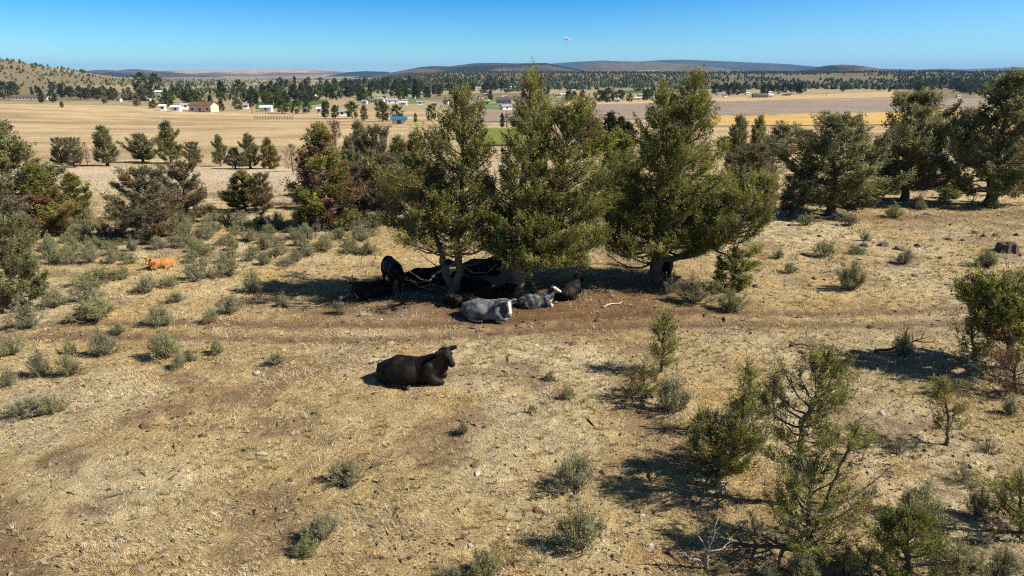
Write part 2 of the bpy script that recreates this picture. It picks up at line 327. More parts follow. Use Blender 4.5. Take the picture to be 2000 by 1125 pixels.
# ---------------------------------------------------------------- junipers
GREEN = [(0.255, 0.255, 0.060), (0.305, 0.288, 0.080), (0.175, 0.194, 0.046), (0.280, 0.250, 0.074)]
GREY = [(0.235, 0.232, 0.100), (0.275, 0.262, 0.120), (0.180, 0.188, 0.080), (0.255, 0.225, 0.110)]
DULL = [(0.195, 0.180, 0.095), (0.220, 0.190, 0.105), (0.165, 0.162, 0.088), (0.205, 0.150, 0.095)]
RUST = [(0.23, 0.115, 0.055), (0.19, 0.105, 0.055), (0.20, 0.14, 0.07)]
BARKC = (0.14, 0.108, 0.082); GREYWOOD = (0.26, 0.225, 0.19)
def unit(v): return v / (np.linalg.norm(v, axis=-1, keepdims=True) + 1e-9)
def leaves(mb, C, A, S, colors, leaf, per, rng, mi=0, aspect=0.34, fat=0.5, long=1.35):
    n = len(C); T = n * per
    C = np.repeat(C, per, 0); A = np.repeat(A, per, 0); S = np.repeat(S, per)
    col = np.repeat(colors, per, 0) * rng.uniform(0.75, 1.25, (T, 1))
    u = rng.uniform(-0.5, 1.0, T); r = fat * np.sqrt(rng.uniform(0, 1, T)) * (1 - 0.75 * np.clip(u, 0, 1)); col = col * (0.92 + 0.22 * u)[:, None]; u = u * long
    rd = rng.normal(size=(T, 3)); rd -= A * (rd * A).sum(1)[:, None]; rd = unit(rd)
    pos = C + A * (u * S)[:, None] + rd * (r * S)[:, None]
    d = unit(A * 0.75 + rd * 0.75 + rng.normal(size=(T, 3)) * 0.45)
    w = unit(np.cross(d, rng.normal(size=(T, 3))))
    L = leaf * rng.uniform(0.65, 1.35, T)[:, None]
    v = np.stack([pos - w * L * aspect, pos + w * L * aspect, pos + d * L * 1.7], 1).reshape(-1, 3)
    mb.add(v, np.arange(T * 3).reshape(-1, 3), np.repeat(col, 3, 0), mi)
def cone(tt): return (1 - tt) ** 0.75 * (0.62 + 0.38 * min(1.0, tt / 0.22)) + 0.05
def egg(tt): return max(0.08, math.sin(math.pi * (0.12 + 0.88 * tt) ** 0.72) ** 0.7)
def spire(tt): return (1 - tt) ** 0.9 * 0.95 + 0.10
def grow(seed, stems, tuft=0.22, leaf=0.06, per=30, pal=GREEN, brown=0.03, dead=0.08, bpal=RUST, subs=9.0, up=0.62, browntop=None, zmin=0.0, fat=0.5, long=1.35):
    """wood and foliage of one juniper; a stem is dict(pts, r, cb, R, n, prof, bias)"""
    rng = np.random.default_rng(seed); wood = MB(); fol = MB()
    C, A, S, K = [], [], [], []
    for st in stems:
        pts = np.array(st['pts'], float); n = 14
        s0 = np.linspace(0, 1, len(pts)); sN = np.linspace(0, 1, n)
        sp = np.stack([np.interp(sN, s0, pts[:, i]) for i in range(3)], 1)
        for _ in range(2): sp[1:-1] = (sp[:-2] + 2 * sp[1:-1] + sp[2:]) / 4
        H = sp[-1, 2] - sp[0, 2]; sp[1:-1, :2] += rng.normal(0, 0.008 * H, (n - 2, 2))
        rad = st['r'] * (1 - sN) ** 0.8 + 0.012
        if sp[0, 2] < 0.1: rad[0] *= 1.45; rad[1] *= 1.1; sp[0, 2] -= 0.15
        tone = np.array(BARKC) * rng.uniform(0.85, 1.2)
        wood.tube(sp, rad, 9, tone)
        zm = st.get('zmin', zmin); prof = st.get('prof', cone); cb = st['cb']; R = st['R']; bias = np.array(st.get('bias', (0, 0, 0)), float)
        az = rng.uniform(0, 6.28); lob = rng.uniform(0, 6.28, 3)
        for i in range(st['n']):
            q = (i + rng.uniform(0, 1)) / st['n']; tt = q ** 1.15; t = cb + (1 - cb) * tt * 0.97
            p0 = np.array([np.interp(t, sN, sp[:, k]) for k in range(3)])
            az += 2.4 + rng.normal(0, 0.5)
            lobe = 0.86 + 0.20 * math.sin(2 * az + lob[0] + 5 * tt) + 0.12 * math.sin(3 * az + lob[1] - 9 * tt)
            L = R * prof(tt) * rng.uniform(0.72, 1.12) * max(0.35, lobe)
            d = np.array([math.cos(az), math.sin(az), 0.0]); k = d @ (bias / (np.linalg.norm(bias) + 1e-9))
            L *= 1 + np.linalg.norm(bias) * k; L = max(L, 0.12)
            el = math.radians(-8 + 62 * tt * up * 1.6 + rng.normal(0, 9)); d = np.array([d[0] * math.cos(el), d[1] * math.cos(el), math.sin(el)])
            ss = np.linspace(0, 1, 6)[:, None]
            lp = p0 + d * L * ss + np.array([0, 0, 1.0]) * (L * up * 0.55 * ss ** 2.2) - np.array([0, 0, 1.0]) * (L * 0.10 * np.sin(ss * np.pi)) * (1 - tt)
            lp[1:] += rng.normal(0, 0.025 * L, (5, 3))
            if lp[3, 2] < zm - 0.1 and rng.uniform() < 0.75: continue
            isdead = rng.uniform() < dead * (1.7 - 1.4 * tt)
            lr = min(np.interp(t, sN, rad) * 0.55, 0.012 + 0.024 * L)
            wc = np.array(GREYWOOD) * rng.uniform(0.7, 1.1) if isdead else tone
            wood.tube(lp, lr * (1 - ss[:, 0] * 0.85), 5 if lr > 0.02 else 4, wc)
            isbrown = rng.uniform() < (brown if browntop is None else (brown * 2 if (tt > browntop) else brown * 0.4))
            tone_l = rng.uniform(0.72, 1.22); ns = int(L * subs) + 3
            for b in range(ns):
                s = rng.uniform(0.22, 1.0) ** 0.8
                bp = np.array([np.interp(s, ss[:, 0], lp[:, k2]) for k2 in range(3)])
                side = rng.choice([-1, 1]); a2 = rng.uniform(0.4, 1.2) * side
                dd = np.array([d[0] * math.cos(a2) - d[1] * math.sin(a2), d[0] * math.sin(a2) + d[1] * math.cos(a2), rng.uniform(-0.15, 0.85)]); dd = unit(dd)
                bl = (0.16 + 0.42 * L * (1.15 - s)) * rng.uniform(0.6, 1.15); bl = min(bl, 0.95)
                e = bp + dd * bl; m = bp + dd * bl * 0.5 + np.array([0, 0, -0.03 * bl]); e[2] += 0.18 * bl
                if e[2] < zm and rng.uniform() < 0.7: continue
                wood.tube([bp, m, e], [0.008 + 0.006 * bl, 0.006, 0.003], 3, wc)
                if isdead:
                    for _ in range(2):
                        e2 = m + unit(dd + rng.normal(0, 0.6, 3)) * bl * 0.6
                        wood.tube([m, e2], [0.005, 0.002], 3, wc)
                    if rng.uniform() < 0.75: continue
                if rng.uniform() < 0.10: wood.tube([m, m + unit(dd + rng.normal(0, 0.3, 3)) * (bl * 1.2 + 0.12)], [0.006, 0.002], 3, np.array(GREYWOOD) * rng.uniform(0.8, 1.2))
                br = isbrown or isdead or rng.uniform() < brown * 0.35
                pl = bpal if br else pal
                for s2 in ((0.45, 0.8, 1.05) if bl > tuft else (0.95,)):
                    if rng.uniform() < 0.10: continue
                    c = bp + (e - bp) * s2 + rng.normal(0, 0.04, 3)
                    if c[2] < zm + rng.normal(0, 0.12) or c[2] > sp[-1, 2] - 0.02: continue
                    ax = unit(dd * 0.55 + np.array([0, 0, 0.75]) + rng.normal(0, 0.25, 3))
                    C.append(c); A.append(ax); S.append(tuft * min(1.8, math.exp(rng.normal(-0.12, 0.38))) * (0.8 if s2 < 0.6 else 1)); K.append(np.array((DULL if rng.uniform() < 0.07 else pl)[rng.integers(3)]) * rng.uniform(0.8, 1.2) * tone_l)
            if not isdead and lp[-1, 2] < sp[-1, 2]:
                C.append(lp[-1]); A.append(unit(d + np.array([0, 0, 0.8]))); S.append(tuft); K.append(np.array((bpal if isbrown else pal)[0]))
        for q in np.linspace(max(0.84, cb), 1.0, 14):
            c = np.array([np.interp(q, sN, sp[:, k]) for k in range(3)])
            C.append(c + rng.normal(0, 0.03, 3)); A.append(np.array([0, 0, 1.0])); S.append(tuft * (1.1 - 0.3 * (q - 0.84) / 0.16)); K.append(np.array(pal[0]))
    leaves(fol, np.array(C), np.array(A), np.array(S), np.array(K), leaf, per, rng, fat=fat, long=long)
    return wood, fol
def juniper(pos, label, seed, stems, name='juniper_tree', cat='tree', group=None, rz=0.0, **k):
    wood, fol = grow(seed, stems, **k)
    t = thing(name, pos, label, cat, group, rz)
    w = link('trunk', wood.mesh('trunk', M_BARK, True), t); c = link('crown', fol.mesh('crown', M_LEAF), t)
    return t, w.data, c.data
def juniper_copy(src, pos, label, rz, sc, name='juniper_tree', cat='tree', group=None):
    t = thing(name, pos, label, cat, group, rz, sc); link('trunk', src[1], t); link('crown', src[2], t); return t
def height_at(p, row):                                         # metres above the ground of a row seen over point p
    return CAM_H - p.y * math.tan(PITCH - math.atan((562.5 - row) / F)) - p.z
def xoff(p, px, z=4.0):
    return (px - 1000) / F * (p.y * _cp + (CAM_H - p.z - z) * _sp) - p.x

# the three big trees the herd rests under
p = P(885, 577); H = height_at(p, 172)
juniper(p, 'tall forked juniper shading the black cattle, leftmost of the three big ones', 101,
        [dict(pts=[(0, 0, 0), (0.15, 0, 0.6), (0.25, 0.1, 1.6), (xoff(p, 905), 0.1, H * 0.6), (xoff(p, 908), 0, H)], r=0.19, cb=0.30, R=2.85, n=112, bias=(-0.10, 0, 0)),
         dict(pts=[(0.0, 0, 0.35), (-0.35, -0.05, 1.1), (-0.42, 0.1, 2.0), (-1.1, 0.2, 3.6), (-1.3, 0.2, 5.0)], r=0.15, cb=0.52, R=1.9, n=44, prof=egg, bias=(-0.15, 0, 0))],
        tuft=0.185, leaf=0.044, per=23, fat=0.42, long=1.7, pal=[(0.24, 0.23, 0.058), (0.28, 0.26, 0.07), (0.165, 0.172, 0.044)], dead=0.12, brown=0.05, zmin=2.0, up=0.52)
p = P(1010, 582); H = height_at(p, 139)
juniper(p, 'tallest green juniper with straight trunk behind the white-faced grey cow', 102,
        [dict(pts=[(0, 0, 0), (0.0, 0, 1.2), (0.1, 0, 3), (xoff(p, 1030), 0, H * 0.7), (xoff(p, 1045), 0, H)], r=0.25, cb=0.24, R=1.85, n=92, bias=(0.1, 0.18, 0)),
         dict(pts=[(0.05, 0.05, 1.1), (0.8, 0.3, 2.0), (1.6, 0.5, 3.6), (xoff(p, 1105), 0.5, 5.6), (xoff(p, 1130), 0.5, height_at(p, 200))], r=0.15, cb=0.06, R=3.0, n=122, bias=(0.2, 0.18, 0), zmin=1.4),
         dict(pts=[(0.05, 0.1, 0.9), (1.2, 0.3, 1.3), (2.5, 0.5, 1.7), (3.3, 0.5, 2.5)], r=0.08, cb=0.35, R=1.15, n=34, prof=egg, zmin=0.8)],
        tuft=0.185, leaf=0.044, per=23, fat=0.42, long=1.7, dead=0.06, brown=0.03, zmin=1.65, up=0.5)
p = P(1278, 548); H = height_at(p, 143)
juniper(p, 'broad green juniper with twin tops and thick trunk, rightmost of the three', 103,
        [dict(pts=[(0, 0, 0), (0.05, 0, 1.0), (0.5, 0, 2.6), (xoff(p, 1335), 0, H * 0.7), (xoff(p, 1347), 0, H)], r=0.33, cb=0.15, R=2.9, n=130, bias=(0.12, 0, 0)),
         dict(pts=[(0, 0, 0.8), (0.0, -0.1, 2.2), (-0.05, -0.1, 4.5), (xoff(p, 1290), 0, height_at(p, 164))], r=0.17, cb=0.16, R=2.3, n=76, bias=(-0.2, 0, 0)),
         dict(pts=[(0.05, -0.1, 0.7), (1.2, -0.4, 1.25), (2.4, -0.5, 1.9), (3.5, -0.5, 3.0), (3.7, -0.4, 4.3)], r=0.13, cb=0.38, R=1.75, n=58, prof=egg)],
        tuft=0.185, leaf=0.044, per=23, fat=0.42, long=1.7, dead=0.05, brown=0.04, zmin=1.15, up=0.5)

# library of medium junipers, then individually placed ones
def simple(seed, H, R, cb=0.12, n=40, lean=(0, 0), r=None, prof=cone, **k):
    return grow(seed, [dict(pts=[(0, 0, 0), (lean[0] * 0.3, lean[1] * 0.3, H * 0.45), (lean[0], lean[1], H)], r=r or H * 0.03, cb=cb, R=R, n=n, prof=prof)], **k)
LIB = {}
def lib(key, *a, **k):
    w, f = simple(*a, **k); LIB[key] = (None, w.mesh('trunk', M_BARK, True), f.mesh('crown', M_LEAF))
lib('green_a', 201, 5.0, 1.55, 0.10, 70, tuft=0.21, leaf=0.06, per=28, pal=GREEN, brown=0.05)
lib('grey_a', 202, 5.0, 1.7, 0.10, 56, tuft=0.21, leaf=0.06, per=28, pal=GREY, brown=0.04)
lib('grey_b', 203, 5.0, 2.1, 0.12, 52, prof=egg, tuft=0.21, leaf=0.06, per=28, pal=GREY, dead=0.15)
lib('dull_a', 204, 4.5, 1.7, 0.12, 64, prof=egg, tuft=0.19, leaf=0.058, per=20, pal=DULL + GREY[:2], dead=0.3, brown=0.12)
lib('rust_a', 205, 5.0, 1.8, 0.10, 73, tuft=0.21, leaf=0.06, per=26, pal=GREEN, brown=0.30, dead=0.15)
lib('dead_a', 206, 4.0, 1.4, 0.15, 34, prof=egg, tuft=0.14, leaf=0.06, per=6, pal=DULL, dead=0.85, brown=0.5)
lib('small_a', 207, 2.5, 0.9, 0.05, 34, prof=egg, tuft=0.16, leaf=0.055, per=20, pal=GREEN)
LIBH = dict(green_a=5.0, grey_a=5.0, grey_b=5.0, dull_a=4.5, rust_a=5.0, dead_a=4.0, small_a=2.5)
LIBR = dict(green_a=1.55, grey_a=1.7, grey_b=2.1, dull_a=1.7, rust_a=1.8, dead_a=1.4, small_a=0.9)
def place(key, px, base, top, wpx, label, rz=None, name='juniper_tree', cat='tree', group=None):
    p = P(px, base); H = height_at(p, top) ; sz = H / LIBH[key]; sr = (wpx / ppm(p)) / (2 * LIBR[key] * 0.92)
    return juniper_copy(LIB[key], p, label, random.uniform(0, 6.28) if rz is None else rz, (sr, sr, sz), name, cat, group)
random.seed(5)
G1 = 'junipers at the left edge'; G2 = 'junipers along the edge of the pale field'; G3 = 'junipers behind the three big trees'; G4 = 'junipers on the right'
place('grey_a', 42, 452, 243, 180, 'tall dark juniper at the left edge behind the rusty one', group=G1)
place('rust_a', 92, 462, 325, 120, 'rusty brown half-dead juniper in front of the tall one at left edge', group=G1)
place('dull_a', 5, 500, 330, 120, 'dark juniper cut by the left edge, halfway up the picture', group=G1)
place('grey_b', 38, 606, 425, 130, 'grey-green juniper at the left edge with bare trunk above the sagebrush', group=G1)
place('green_a', 155, 436, 340, 66, 'small conical juniper standing right of the rusty tree at left', group=G1)
place('dull_a', 300, 466, 330, 120, 'greyish half-dead juniper with dark trunk behind the orange cow', group=G1)
place('dull_a', 368, 432, 318, 100, 'half-dead greyish juniper right of the one behind the orange cow', group=G1)
place('green_a', 478, 412, 335, 85, 'bushy green juniper at the near edge of the pale field', group=G1)
place('dull_a', 515, 416, 340, 55, 'thin brownish juniper touching the bushy green one by pale field', group=G1)
place('rust_a', 640, 447, 248, 160, 'large rust and green juniper left of the big shade trees', rz=1.0, group=G3)
place('green_a', 1205, 468, 262, 110, 'green juniper filling the gap between the two right shade trees', group=G3)
place('dull_a', 758, 432, 305, 95, 'dull olive juniper low on the left flank of the forked tree', group=G3)
place('grey_a', 688, 408, 272, 70, 'grey-green juniper peeping out behind the large rusty tree', group=G3)
place('dull_a', 835, 436, 330, 95, 'dull juniper standing right behind the forked shade tree', group=G3)
place('dead_a', 664, 400, 238, 60, 'rust-coloured dead juniper top behind the large rust and green tree', group=G3)
for k, (key, px, b, t, w, lab) in enumerate([
        ('dull_a', 122, 326, 270, 38, 'thin grey juniper, leftmost in the row along the tan slope'),
        ('dull_a', 147, 327, 270, 42, 'grey juniper, second in the row along the tan slope'),
        ('grey_a', 210, 324, 247, 58, 'full green juniper, third in the row along the tan slope'),
        ('grey_b', 280, 317, 262, 58, 'round green juniper, fourth in the row along the tan slope'),
        ('grey_a', 335, 319, 238, 54, 'tallest green juniper in the row along the tan slope'),
        ('dull_a', 381, 323, 278, 36, 'small brownish juniper, right of the tallest in the slope row'),
        ('grey_a', 432, 325, 264, 32, 'narrow green juniper in the slope row above the bushy one'),
        ('dull_a', 460, 330, 290, 34, 'low brownish juniper between two green ones in slope row'),
        ('grey_a', 490, 330, 262, 46, 'green juniper next to the rusty one in the slope row'),
        ('rust_a', 528, 330, 270, 48, 'rusty round juniper at the right end of the slope row'),
        ('dead_a', 172, 322, 278, 14, 'bare dead juniper pole in the row along the tan slope'),
        ('dead_a', 572, 335, 282, 34, 'bare grey juniper left of the large rust and green tree')]):
    place(key, px, b, t, w, lab, group=G2)
for (key, px, b, t, w, lab) in [
        ('grey_a', 708, 385, 240, 75, 'grey-green pointed juniper directly right of the large rusty tree'),
        ('dull_a', 742, 395, 250, 80, 'grey half-bare juniper behind the left big shade tree'),
        ('rust_a', 785, 410, 270, 95, 'olive juniper crowding the left side of the big forked tree'),
        ('dull_a', 700, 425, 320, 90, 'grey leafless-looking juniper low behind the left shade tree'),
        ('green_a', 815, 400, 262, 80, 'green juniper whose top shows left of the big forked tree'),
        ('grey_a', 1435, 345, 228, 62, 'pointed juniper behind the broad tree on its right side'),
        ('green_a', 1472, 350, 230, 55, 'slim green juniper right of the pointed one behind broad tree'),
        ('dull_a', 1462, 385, 285, 90, 'grey half-dead juniper behind the broad tree on the right'),
        ('dead_a', 1500, 395, 290, 70, 'leafless grey juniper between broad tree and the right group'),
        ('dull_a', 1524, 312, 246, 60, 'brown-grey distant juniper above the leafless one'),
        ('dead_a', 1600, 300, 218, 46, 'bare brown juniper crown against the golden field')]:
    place(key, px, b, t, w, lab, group=G3)
for (key, px, b, t, w, lab, rz) in [
        ('grey_b', 1622, 420, 228, 205, 'wide grey-green juniper, nearest of the right hand group', 0.4),
        ('grey_b', 1765, 392, 182, 165, 'tall wind-swept juniper in the middle of the right group', 2.0),
        ('dull_a', 1700, 388, 290, 120, 'low dull juniper between the wide and wind-swept trees', 1.0),
        ('grey_a', 1930, 402, 144, 190, 'tall dark juniper with thick bare trunk near right edge', 0.7),
        ('dull_a', 1868, 345, 215, 60, 'thin brownish juniper left of the tall one near right edge', 3.0),
        ('grey_a', 1995, 372, 190, 110, 'juniper cut by the right edge behind the tall dark one', 5.0),
        ('dull_a', 1545, 420, 345, 60, 'low dull juniper left of the wide grey-green one', 2.2)]:
    place(key, px, b, t, w, lab, rz, group=G4)
place('small_a', 1432, 563, 488, 75, 'low bushy green juniper right of the broad shade tree', 0.3, 'juniper_bush', 'bush')
place('small_a', 1852, 388, 360, 40, 'small dark juniper bush left of the tall tree near right edge', 1.3, 'juniper_bush', 'bush')

# young junipers of the right foreground, each grown for its own place
G5 = 'young junipers in the right foreground'
def young(px, base, label, seed, stems, **k):
    p = P(px, base); st = []
    for s in stems:
        pts = []
        for (sx, srow, dy) in s['pts']:
            h = height_at(p, srow); pts.append((xoff(p, sx, h) if srow != base else 0, dy, max(0, h)))
        st.append(dict(s, pts=pts))
    args = dict(tuft=0.10, leaf=0.022, per=34, fat=0.4, long=1.7, up=0.8, pal=GREEN, dead=0.12, brown=0.03); args.update(k)
    return juniper(p, label, seed, st, group=G5, **args)
young(1550, 985, 'slender young juniper with bare lower trunk in right foreground', 301,
      [dict(pts=[(1550, 985, 0), (1558, 880, 0), (1585, 790, 0), (1618, 688, 0)], r=0.075, cb=0.30, R=0.75, n=40, prof=egg)], subs=9)
young(1575, 1075, 'low spreading juniper beneath the slender one at the bottom right', 302,
      [dict(pts=[(1575, 1075, 0), (1580, 1000, 0), (1590, 905, 0)], r=0.06, cb=0.1, R=1.03, n=33, prof=egg, bias=(0.2, 0, 0)),
       dict(pts=[(1580, 1060, 0), (1620, 960, 0), (1675, 835, 0)], r=0.03, cb=0.75, R=0.41, n=10)], subs=7, dead=0.15)
young(1408, 928, 'bushy multi-stemmed young juniper left of the slender one', 303,
      [dict(pts=[(1408, 928, 0), (1392, 870, 0), (1368, 815, 0)], r=0.05, cb=0.12, R=0.72, n=29, prof=egg),
       dict(pts=[(1410, 925, 0), (1436, 875, 0), (1425, 825, 0)], r=0.05, cb=0.1, R=0.78, n=32, prof=egg, bias=(0.25, 0, 0)),
       dict(pts=[(1412, 925, 0), (1448, 850, 0), (1456, 765, 0)], r=0.03, cb=0.45, R=0.29, n=13)], subs=9)
young(1292, 727, 'thin sapling-like juniper standing alone above the sagebrush clump', 304,
      [dict(pts=[(1292, 727, 0), (1294, 665, 0), (1303, 620, 0)], r=0.04, cb=0.12, R=0.36, n=29, prof=egg)], subs=12, tuft=0.11)
young(1262, 780, 'small green juniper bush beside the grey sagebrush clump', 305,
      [dict(pts=[(1262, 780, 0), (1258, 750, 0), (1256, 722, 0)], r=0.03, cb=0.05, R=0.52, n=21, prof=egg)], name='juniper_bush', subs=8)
young(1775, 1135, 'bright green young juniper cut by the bottom edge at right', 306,
      [dict(pts=[(1775, 1135, 0), (1772, 1070, 0), (1765, 1005, 0)], r=0.05, cb=0.05, R=0.78, n=36, prof=cone)], subs=9, pal=[(0.17, 0.19, 0.036), (0.2, 0.2, 0.05), (0.13, 0.16, 0.03)])
young(1968, 722, 'crooked young juniper with dark trunk at the right edge', 307,
      [dict(pts=[(1968, 722, 0), (1976, 650, 0), (1985, 560, 0)], r=0.11, cb=0.38, R=1.40, n=40, prof=egg),
       dict(pts=[(1972, 650, 0), (1940, 610, 0), (1915, 545, 0)], r=0.05, cb=0.3, R=0.83, n=20, prof=egg)], subs=7, tuft=0.16, leaf=0.045, pal=GREEN + GREY)
young(1985, 765, 'low juniper scrub below the crooked tree at the right edge', 308,
      [dict(pts=[(1985, 765, 0), (1980, 735, 0), (1990, 690, 0)], r=0.04, cb=0.05, R=0.93, n=25, prof=egg)], name='juniper_bush', brown=10.2)
young(1905, 700, 'scrubby juniper clump left of the crooked trunk at right edge', 309,
      [dict(pts=[(1905, 700, 0), (1900, 670, 0), (1895, 630, 0)], r=0.04, cb=0.05, R=0.72, n=20, prof=egg)], name='juniper_bush', dead=0.3)
young(1848, 872, 'tiny spindly juniper with bent stem below the crooked tree', 310,
      [dict(pts=[(1848, 872, 0), (1852, 820, 0), (1842, 745, 0)], r=0.03, cb=0.3, R=0.39, n=17, prof=egg)], subs=8, dead=0.3)
young(1995, 1045, 'dark young juniper cut by the lower right edge', 311,
      [dict(pts=[(1995, 1045, 0), (1993, 1000, 0), (1992, 935, 0)], r=0.03, cb=0.1, R=0.52, n=21, prof=egg)])
young(1472, 850, 'thin upright juniper shoot behind the bushy multi-stemmed one', 312,
      [dict(pts=[(1472, 850, 0), (1468, 790, 0), (1460, 718, 0)], r=0.025, cb=0.25, R=0.31, n=16)], dead=0.3)
young(1510, 800, 'half-dead grey juniper shoot left of the slender one', 313,
      [dict(pts=[(1510, 830, 0), (1508, 780, 0), (1512, 735, 0)], r=0.03, cb=0.1, R=0.31, n=17)], dead=0.5, pal=DULL)

# ---------------------------------------------------------------- sagebrush
def sage_mesh(seed, green, dense=1.0):
    rng = np.random.default_rng(seed); st = MB(); fo = MB(); C, A, S, K = [], [], [], []
    pal = [(0.265, 0.262, 0.150), (0.31, 0.30, 0.18), (0.22, 0.222, 0.132)] if not green else [(0.29, 0.305, 0.125), (0.33, 0.335, 0.15), (0.30, 0.285, 0.165)]
    ns = int(64 * dense); ph = rng.uniform(0, 6.28, 3)
    for i in range(ns):
        a = rng.uniform(0, 6.28); sp = rng.uniform(0, 1) ** 0.55; lo = 0.82 + 0.2 * math.sin(2 * a + ph[0]) + 0.14 * math.sin(5 * a + ph[1])
        e = np.array([math.cos(a) * sp * 0.5 * lo, math.sin(a) * sp * 0.5 * lo, rng.uniform(0.62, 1.0) * lo * (1.0 - 0.68 * sp ** 2.2)])
        b = np.array([math.cos(a), math.sin(a), 0]) * rng.uniform(0, 0.10); m = b * 0.5 + e * 0.5 + np.array([0, 0, -0.07]) + rng.normal(0, 0.03, 3)
        st.tube([b, m, e], [0.014, 0.009, 0.003], 3, np.array((0.15, 0.12, 0.095)) * rng.uniform(0.7, 1.3))
        for j in range(rng.integers(5, 9)):
            s = rng.uniform(0.1, 1) ** 0.7; c = m + (e - m) * s; d = unit(unit(e - m) * 0.8 + rng.normal(0, 0.4, 3) + np.array([0, 0, 0.35])); t = c + d * rng.uniform(0.06, 0.17)
            st.tube([c, t], [0.005, 0.002], 3, np.array((0.21, 0.175, 0.13)) * rng.uniform(0.7, 1.3))
            if rng.uniform() < 0.92:
                C.append((c + t) / 2 + d * 0.02); A.append(d); S.append(rng.uniform(0.07, 0.11)); K.append(np.array(pal[rng.integers(3)]) * rng.uniform(0.75, 1.2))
    leaves(fo, np.array(C), np.array(A), np.array(S), np.array(K), 0.034, 15, rng, aspect=0.17, fat=0.42, long=1.7)
    return st.mesh('stems', M_TWIG), fo.mesh('foliage', M_SAGE)
SAGE = [sage_mesh(400 + k, k % 3 == 0, 1.0 if k % 2 else 0.75) for k in range(7)]
SAGE_DEAD = [sage_mesh(420 + k, False, 0.5) for k in range(2)]
sage_list = {
 'in the open foreground, right of centre': [(1115, 955, 105, 80), (1130, 1068, 115, 90), (945, 1125, 75, 70), (905, 848, 32, 30), (1040, 808, 22, 38), (1075, 742, 28, 22), (1108, 780, 34, 36)],
 'in the open foreground, left of centre': [(680, 945, 78, 56), (625, 1055, 85, 72), (600, 1085, 50, 40), (540, 712, 38, 28), (665, 612, 40, 28), (880, 1140, 60, 40)],
 'in the tangle at the right foreground': [(1318, 805, 95, 88), (1795, 1020, 105, 85), (1910, 1012, 62, 90), (1838, 772, 46, 48), (1762, 696, 60, 48), (1565, 1128, 80, 60), (1650, 1128, 70, 60), (1880, 1110, 90, 60), (1960, 1118, 70, 55), (1410, 1120, 32, 28), (1500, 1130, 50, 40), (1970, 810, 40, 36), (1640, 790, 40, 30)],
 'on the stony flat right of the shade trees': [(1660, 565, 62, 62), (1612, 502, 52, 38), (1672, 497, 44, 18), (1765, 515, 42, 36), (1545, 534, 36, 26), (1690, 470, 26, 18), (1925, 520, 52, 36), (1520, 505, 26, 18), (1790, 405, 36, 24), (1745, 425, 50, 26), (1655, 440, 40, 26), (1575, 440, 40, 26)],
 'in front of the broad shade tree': [(1352, 592, 86, 50), (1428, 606, 66, 42), (1310, 570, 50, 36), (1395, 575, 40, 30)],
 'along the trail in the left foreground': [(82, 735, 56, 66), (138, 735, 54, 48), (140, 692, 30, 42), (205, 694, 64, 50), (322, 702, 72, 62), (372, 706, 32, 44), (425, 692, 34, 48), (22, 694, 60, 46), (18, 755, 44, 36), (50, 812, 100, 46), (105, 805, 60, 40), (350, 720, 40, 30)],
 'between the trail and the orange cow': [(312, 638, 64, 48), (232, 652, 34, 24), (52, 642, 70, 56), (182, 626, 96, 54), (175, 590, 74, 50), (190, 556, 96, 36), (285, 572, 52, 42), (392, 545, 66, 42), (450, 540, 64, 46), (450, 612, 54, 40), (496, 572, 54, 44), (345, 590, 44, 26), (240, 545, 40, 28), (105, 600, 60, 38), (330, 562, 46, 26), (412, 628, 40, 24), (555, 600, 40, 26)],
}
rs = np.random.default_rng(12)
back = []
for k in range(900):
    px, row = rs.uniform(95, 740), rs.uniform(425, 520)
    if abs(px - 315) < 55 and 490 < row < 545: continue
    if row > 500 and px > 600: continue
    if all((px - q[0]) ** 2 / 24 ** 2 + (row - q[1]) ** 2 / 10 ** 2 > 1 for q in back): back.append((px, row, rs.uniform(26, 58), rs.uniform(18, 36)))
    if len(back) >= 105: break
def band(lo, hi, name): sage_list[name] = [q for q in back if lo <= q[0] < hi]
band(0, 260, 'in the thick brush left of the orange cow'); band(260, 430, 'in the thick brush behind the orange cow')
band(430, 580, 'in the thick brush between orange cow and rusty tree'); band(580, 800, 'in the thick brush below the large rusty tree')
back2 = []
for k in range(200):
    px, row = rs.uniform(1480, 2000), rs.uniform(330, 420)
    if all((px - q[0]) ** 2 / 40 ** 2 + (row - q[1]) ** 2 / 14 ** 2 > 1 for q in back2): back2.append((px, row, rs.uniform(26, 46), rs.uniform(14, 26)))
    if len(back2) >= 16: break
sage_list['in the brush among the right hand junipers'] = back2
def place_sage(px, row, w, h, label, group, me):
    p = P(px, row); s = ppm(p); wm = 0.92 * w / s; hm = min(h / s / 0.93, wm * 1.15)
    t = thing('sagebrush', p - Vector((0, 0, 0.02)), label, 'shrub', group, rs.uniform(0, 6.28), (wm * 0.95, wm * 0.95, hm))
    link('stems', me[0], t); link('foliage', me[1], t)
for reg, lst in sage_list.items():
    lst = sorted(lst)
    for k, (px, row, w, h) in enumerate(lst):
        place_sage(px, row, w, h, f'sagebrush {reg}, {ordinal(k)} from left', 'sagebrush ' + reg, SAGE[rs.integers(len(SAGE))])

